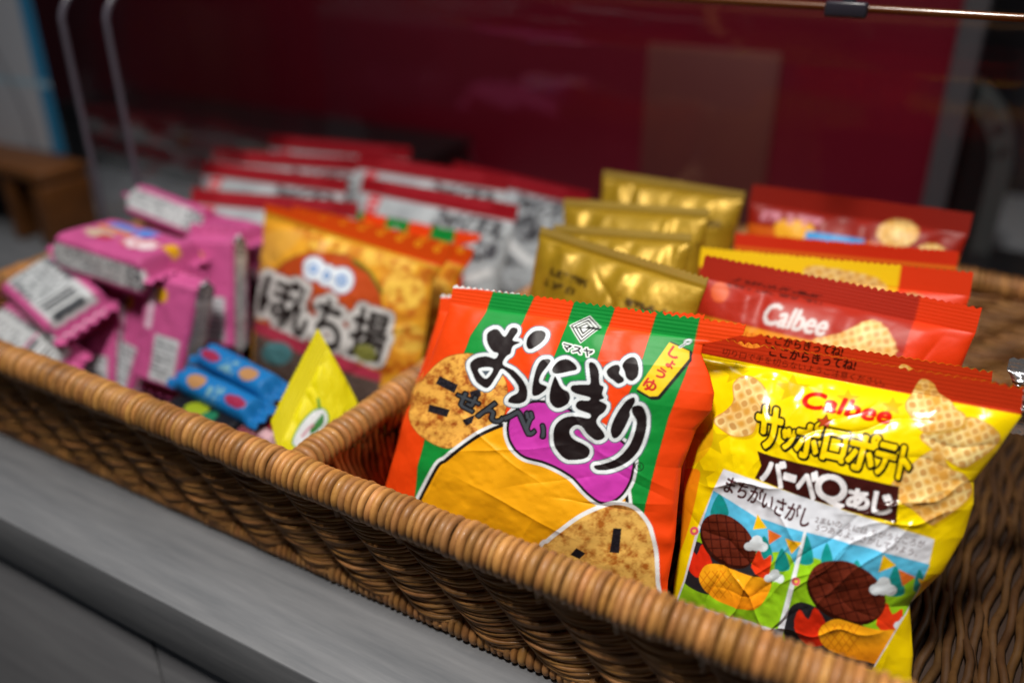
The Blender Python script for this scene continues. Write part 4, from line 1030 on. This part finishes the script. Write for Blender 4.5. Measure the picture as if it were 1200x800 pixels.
mb = MB(); rbox(mb, np.array([sx - .058, .48, .030]), (.012, .04, .060), .003); mb.build("partition", M["wood"], ws, inv=wi, col=False)

mb = MB(); rbox(mb, np.array([-.4, 1.12, .2]), (4.4, .02, 2.4), .002)
single(mb, "wall", mat("dark_wall", rough=.6, noise=(4, "#1d1a1f", "#262229", (1, 1, 1))), "dark plain wall behind the wine-red board and the counter", "wall", "structure")

# black box in front of the board, left
mb = MB(); p = at(165, 235, Y=.70)
bx = empty("black_box", (-.86, .68, 0), "low black plastic box between the basket and the wine-red board", "box"); bxi = bx.matrix_basis.inverted()
xL = at(75, 200, Y=.66)[0]
mb = MB(); rbox(mb, np.array([(xL - .50) / 2, .72, .030]), (-.50 - xL, .11, .060), .006); mb.build("box_body", M["black"], bx, inv=bxi, col=False)
mb = MB(); rbox(mb, np.array([(xL - .50) / 2, .72, .0645]), (-.496 - xL, .114, .008), .003); mb.build("box_lid", M["black"], bx, inv=bxi, col=False)

# black arched stand at right behind the basket
ar = empty("arched_stand", (.02, .80, 0), "black arched display stand with a lettered grey border, right of the wine-red board", "stand"); ari = ar.matrix_basis.inverted()
Ya = .83
xl, xrr = at(1135, 200, Y=Ya)[0], at(1185, 200, Y=Ya)[0]
ztop = at(1150, 82, Y=Ya)[2]; Ra = xrr - (xl - .05); xc = xl - .05
def arch(inner, outer, y0, y1, name, m, solid=False):
    mb = MB(); th = np.linspace(0, math.pi / 2, 30)
    zc = ztop - outer if solid else ztop - Ro
    def prof(r): return np.array([(xc + r * math.cos(t), zc + r * math.sin(t)) for t in th])
    zc = ztop - Ro
    o_ = np.r_[[(xc + outer, .002)], prof(outer)]; i_ = np.r_[[(xc + inner, .002)], prof(inner)] if inner > 0 else np.r_[[(xc, .002)], np.tile([(xc, zc)], (30, 1))]
    n_ = len(o_)
    A = np.stack([np.c_[o_[:, 0], np.full(n_, y0), o_[:, 1]], np.c_[i_[:, 0], np.full(n_, y0), i_[:, 1]]])
    sheet(mb, A, None, np.array([0, 1., 0]), y1 - y0); return mb.build(name, m, ar, False, ari, col=False)
Ro = Ra
arch(0, Ro - .016, Ya + .002, Ya + .03, "face", M["black"]); arch(Ro - .016, Ro, Ya - .002, Ya + .032, "border", M["grey_dark"] if "grey_dark" in M else M["grey_edge"])
mb = MB(); th = np.linspace(0, 2 * math.pi, 48, endpoint=False); rings = [(.0, .001), (.10, .001), (.105, .006), (.10, .014), (.085, .018), (.0, .018)]
mb.add(np.concatenate([np.c_[xc + .075 + r_ * 1.35 * np.cos(th), Ya - .065 + r_ * np.sin(th), np.full(48, z_)] for r_, z_ in rings]), grid_faces(len(rings), 48, False, True)[:, ::-1])
mb.build("base", M["black"], ar, True, ari, col=False)
lt = MB()
for k, ch in enumerate("SBOURS"):
    t = math.radians(84 - k * 14); V, Tt, _ = glyphs(ch)
    cx, cz = xc + (Ro - .008) * math.cos(t), ztop - Ro + (Ro - .008) * math.sin(t); hh, ww = .011, .009
    tx, tz = math.sin(t), -math.cos(t); rx_, rz_ = math.cos(t), math.sin(t)
    Q = np.array([(cx + (p_[0] - .5) * ww * tx + (p_[1] - .5) * hh * rx_, Ya - .0026, cz + (p_[0] - .5) * ww * tz + (p_[1] - .5) * hh * rz_) for p_ in V])
    lt.add(Q, np.array([tuple(q_[:3]) + (q_[2],) for q_ in Tt]))
V_, F_ = np.concatenate(lt.V), np.concatenate(lt.F)[:, :3]
o = mesh_np("lettering", V_, F_, M["black"], ar, None, False, ari)

# silver packet end showing above the right wall
p = at(1190, 430, Y=.40)
TLs, TRs = at(1183, 417, Y=.395), at(1183, 417, Y=.395) + np.array([.05, .01, 0])
film_bag("silver_packet", "crumpled silver foil packet tucked against the basket's right wall, mostly out of view", "snack packet", None, TLs, TRs, Rd(10), .034, Art(0, 0, 60, 80, 1, "#b8b8bc"), "#a8a8ac", res=(60, 60), bulge=.006, seal=.006, m="silver", wr=2.5, seed=8, creases=10)

# ------------------------------------------------------------------ lamps, world, camera
def lamp(name, loc, target, sx, sy, power, col, spread=180):
    d = bpy.data.lights.new(name, "AREA"); d.shape = "RECTANGLE"; d.size, d.size_y, d.energy, d.color = sx, sy, power, col; d.spread = math.radians(spread)
    o = bpy.data.objects.new(name, d); COL.objects.link(o); o.location = loc
    o.rotation_euler = (Vector(target) - Vector(loc)).to_track_quat("-Z", "Y").to_euler()
    return o
lamp("ceiling_lamp", (-.16, -.18, 1.62), (-.06, .34, .05), .13, .34, 5.5, (1, .95, .88), 70)
lamp("ceiling_lamp", (-1.0, .30, 1.8), (-.3, .4, .05), .5, .3, 3.6, (.86, .93, 1), 180)
lamp("ceiling_lamp", (.85, .55, 1.7), (-.2, .4, .05), .14, .8, 3, (1, .96, .9), 120)
w = bpy.data.worlds.new("World"); SC.world = w; w.use_nodes = True
w.node_tree.nodes["Background"].inputs[0].default_value = (.80, .88, 1.0, 1); w.node_tree.nodes["Background"].inputs[1].default_value = .022

cd = bpy.data.cameras.new("camera"); cam = bpy.data.objects.new("camera", cd); COL.objects.link(cam); SC.camera = cam
cd.sensor_width = 36; cd.lens = FPX / 1200 * 36; cd.clip_start = .01; cd.clip_end = 50
R3 = np.array([[XV[0], XV[1], -XV[2], CAM[0]], [YV[0], YV[1], -YV[2], CAM[1]], [ZV[0], ZV[1], -ZV[2], CAM[2]], [0, 0, 0, 1]])
cam.matrix_world = Matrix(R3.tolist())
cd.dof.use_dof = True; cd.dof.focus_distance = .382; cd.dof.aperture_fstop = 2.6; cd.dof.aperture_blades = 9
SC.view_settings.view_transform = "Standard"; SC.view_settings.look = "None"; SC.view_settings.exposure = 0; SC.view_settings.gamma = 1
SC.cycles.max_bounces = 8; SC.cycles.transparent_max_bounces = 16; SC.cycles.use_denoising = True
SC.cycles.sample_clamp_indirect = 6
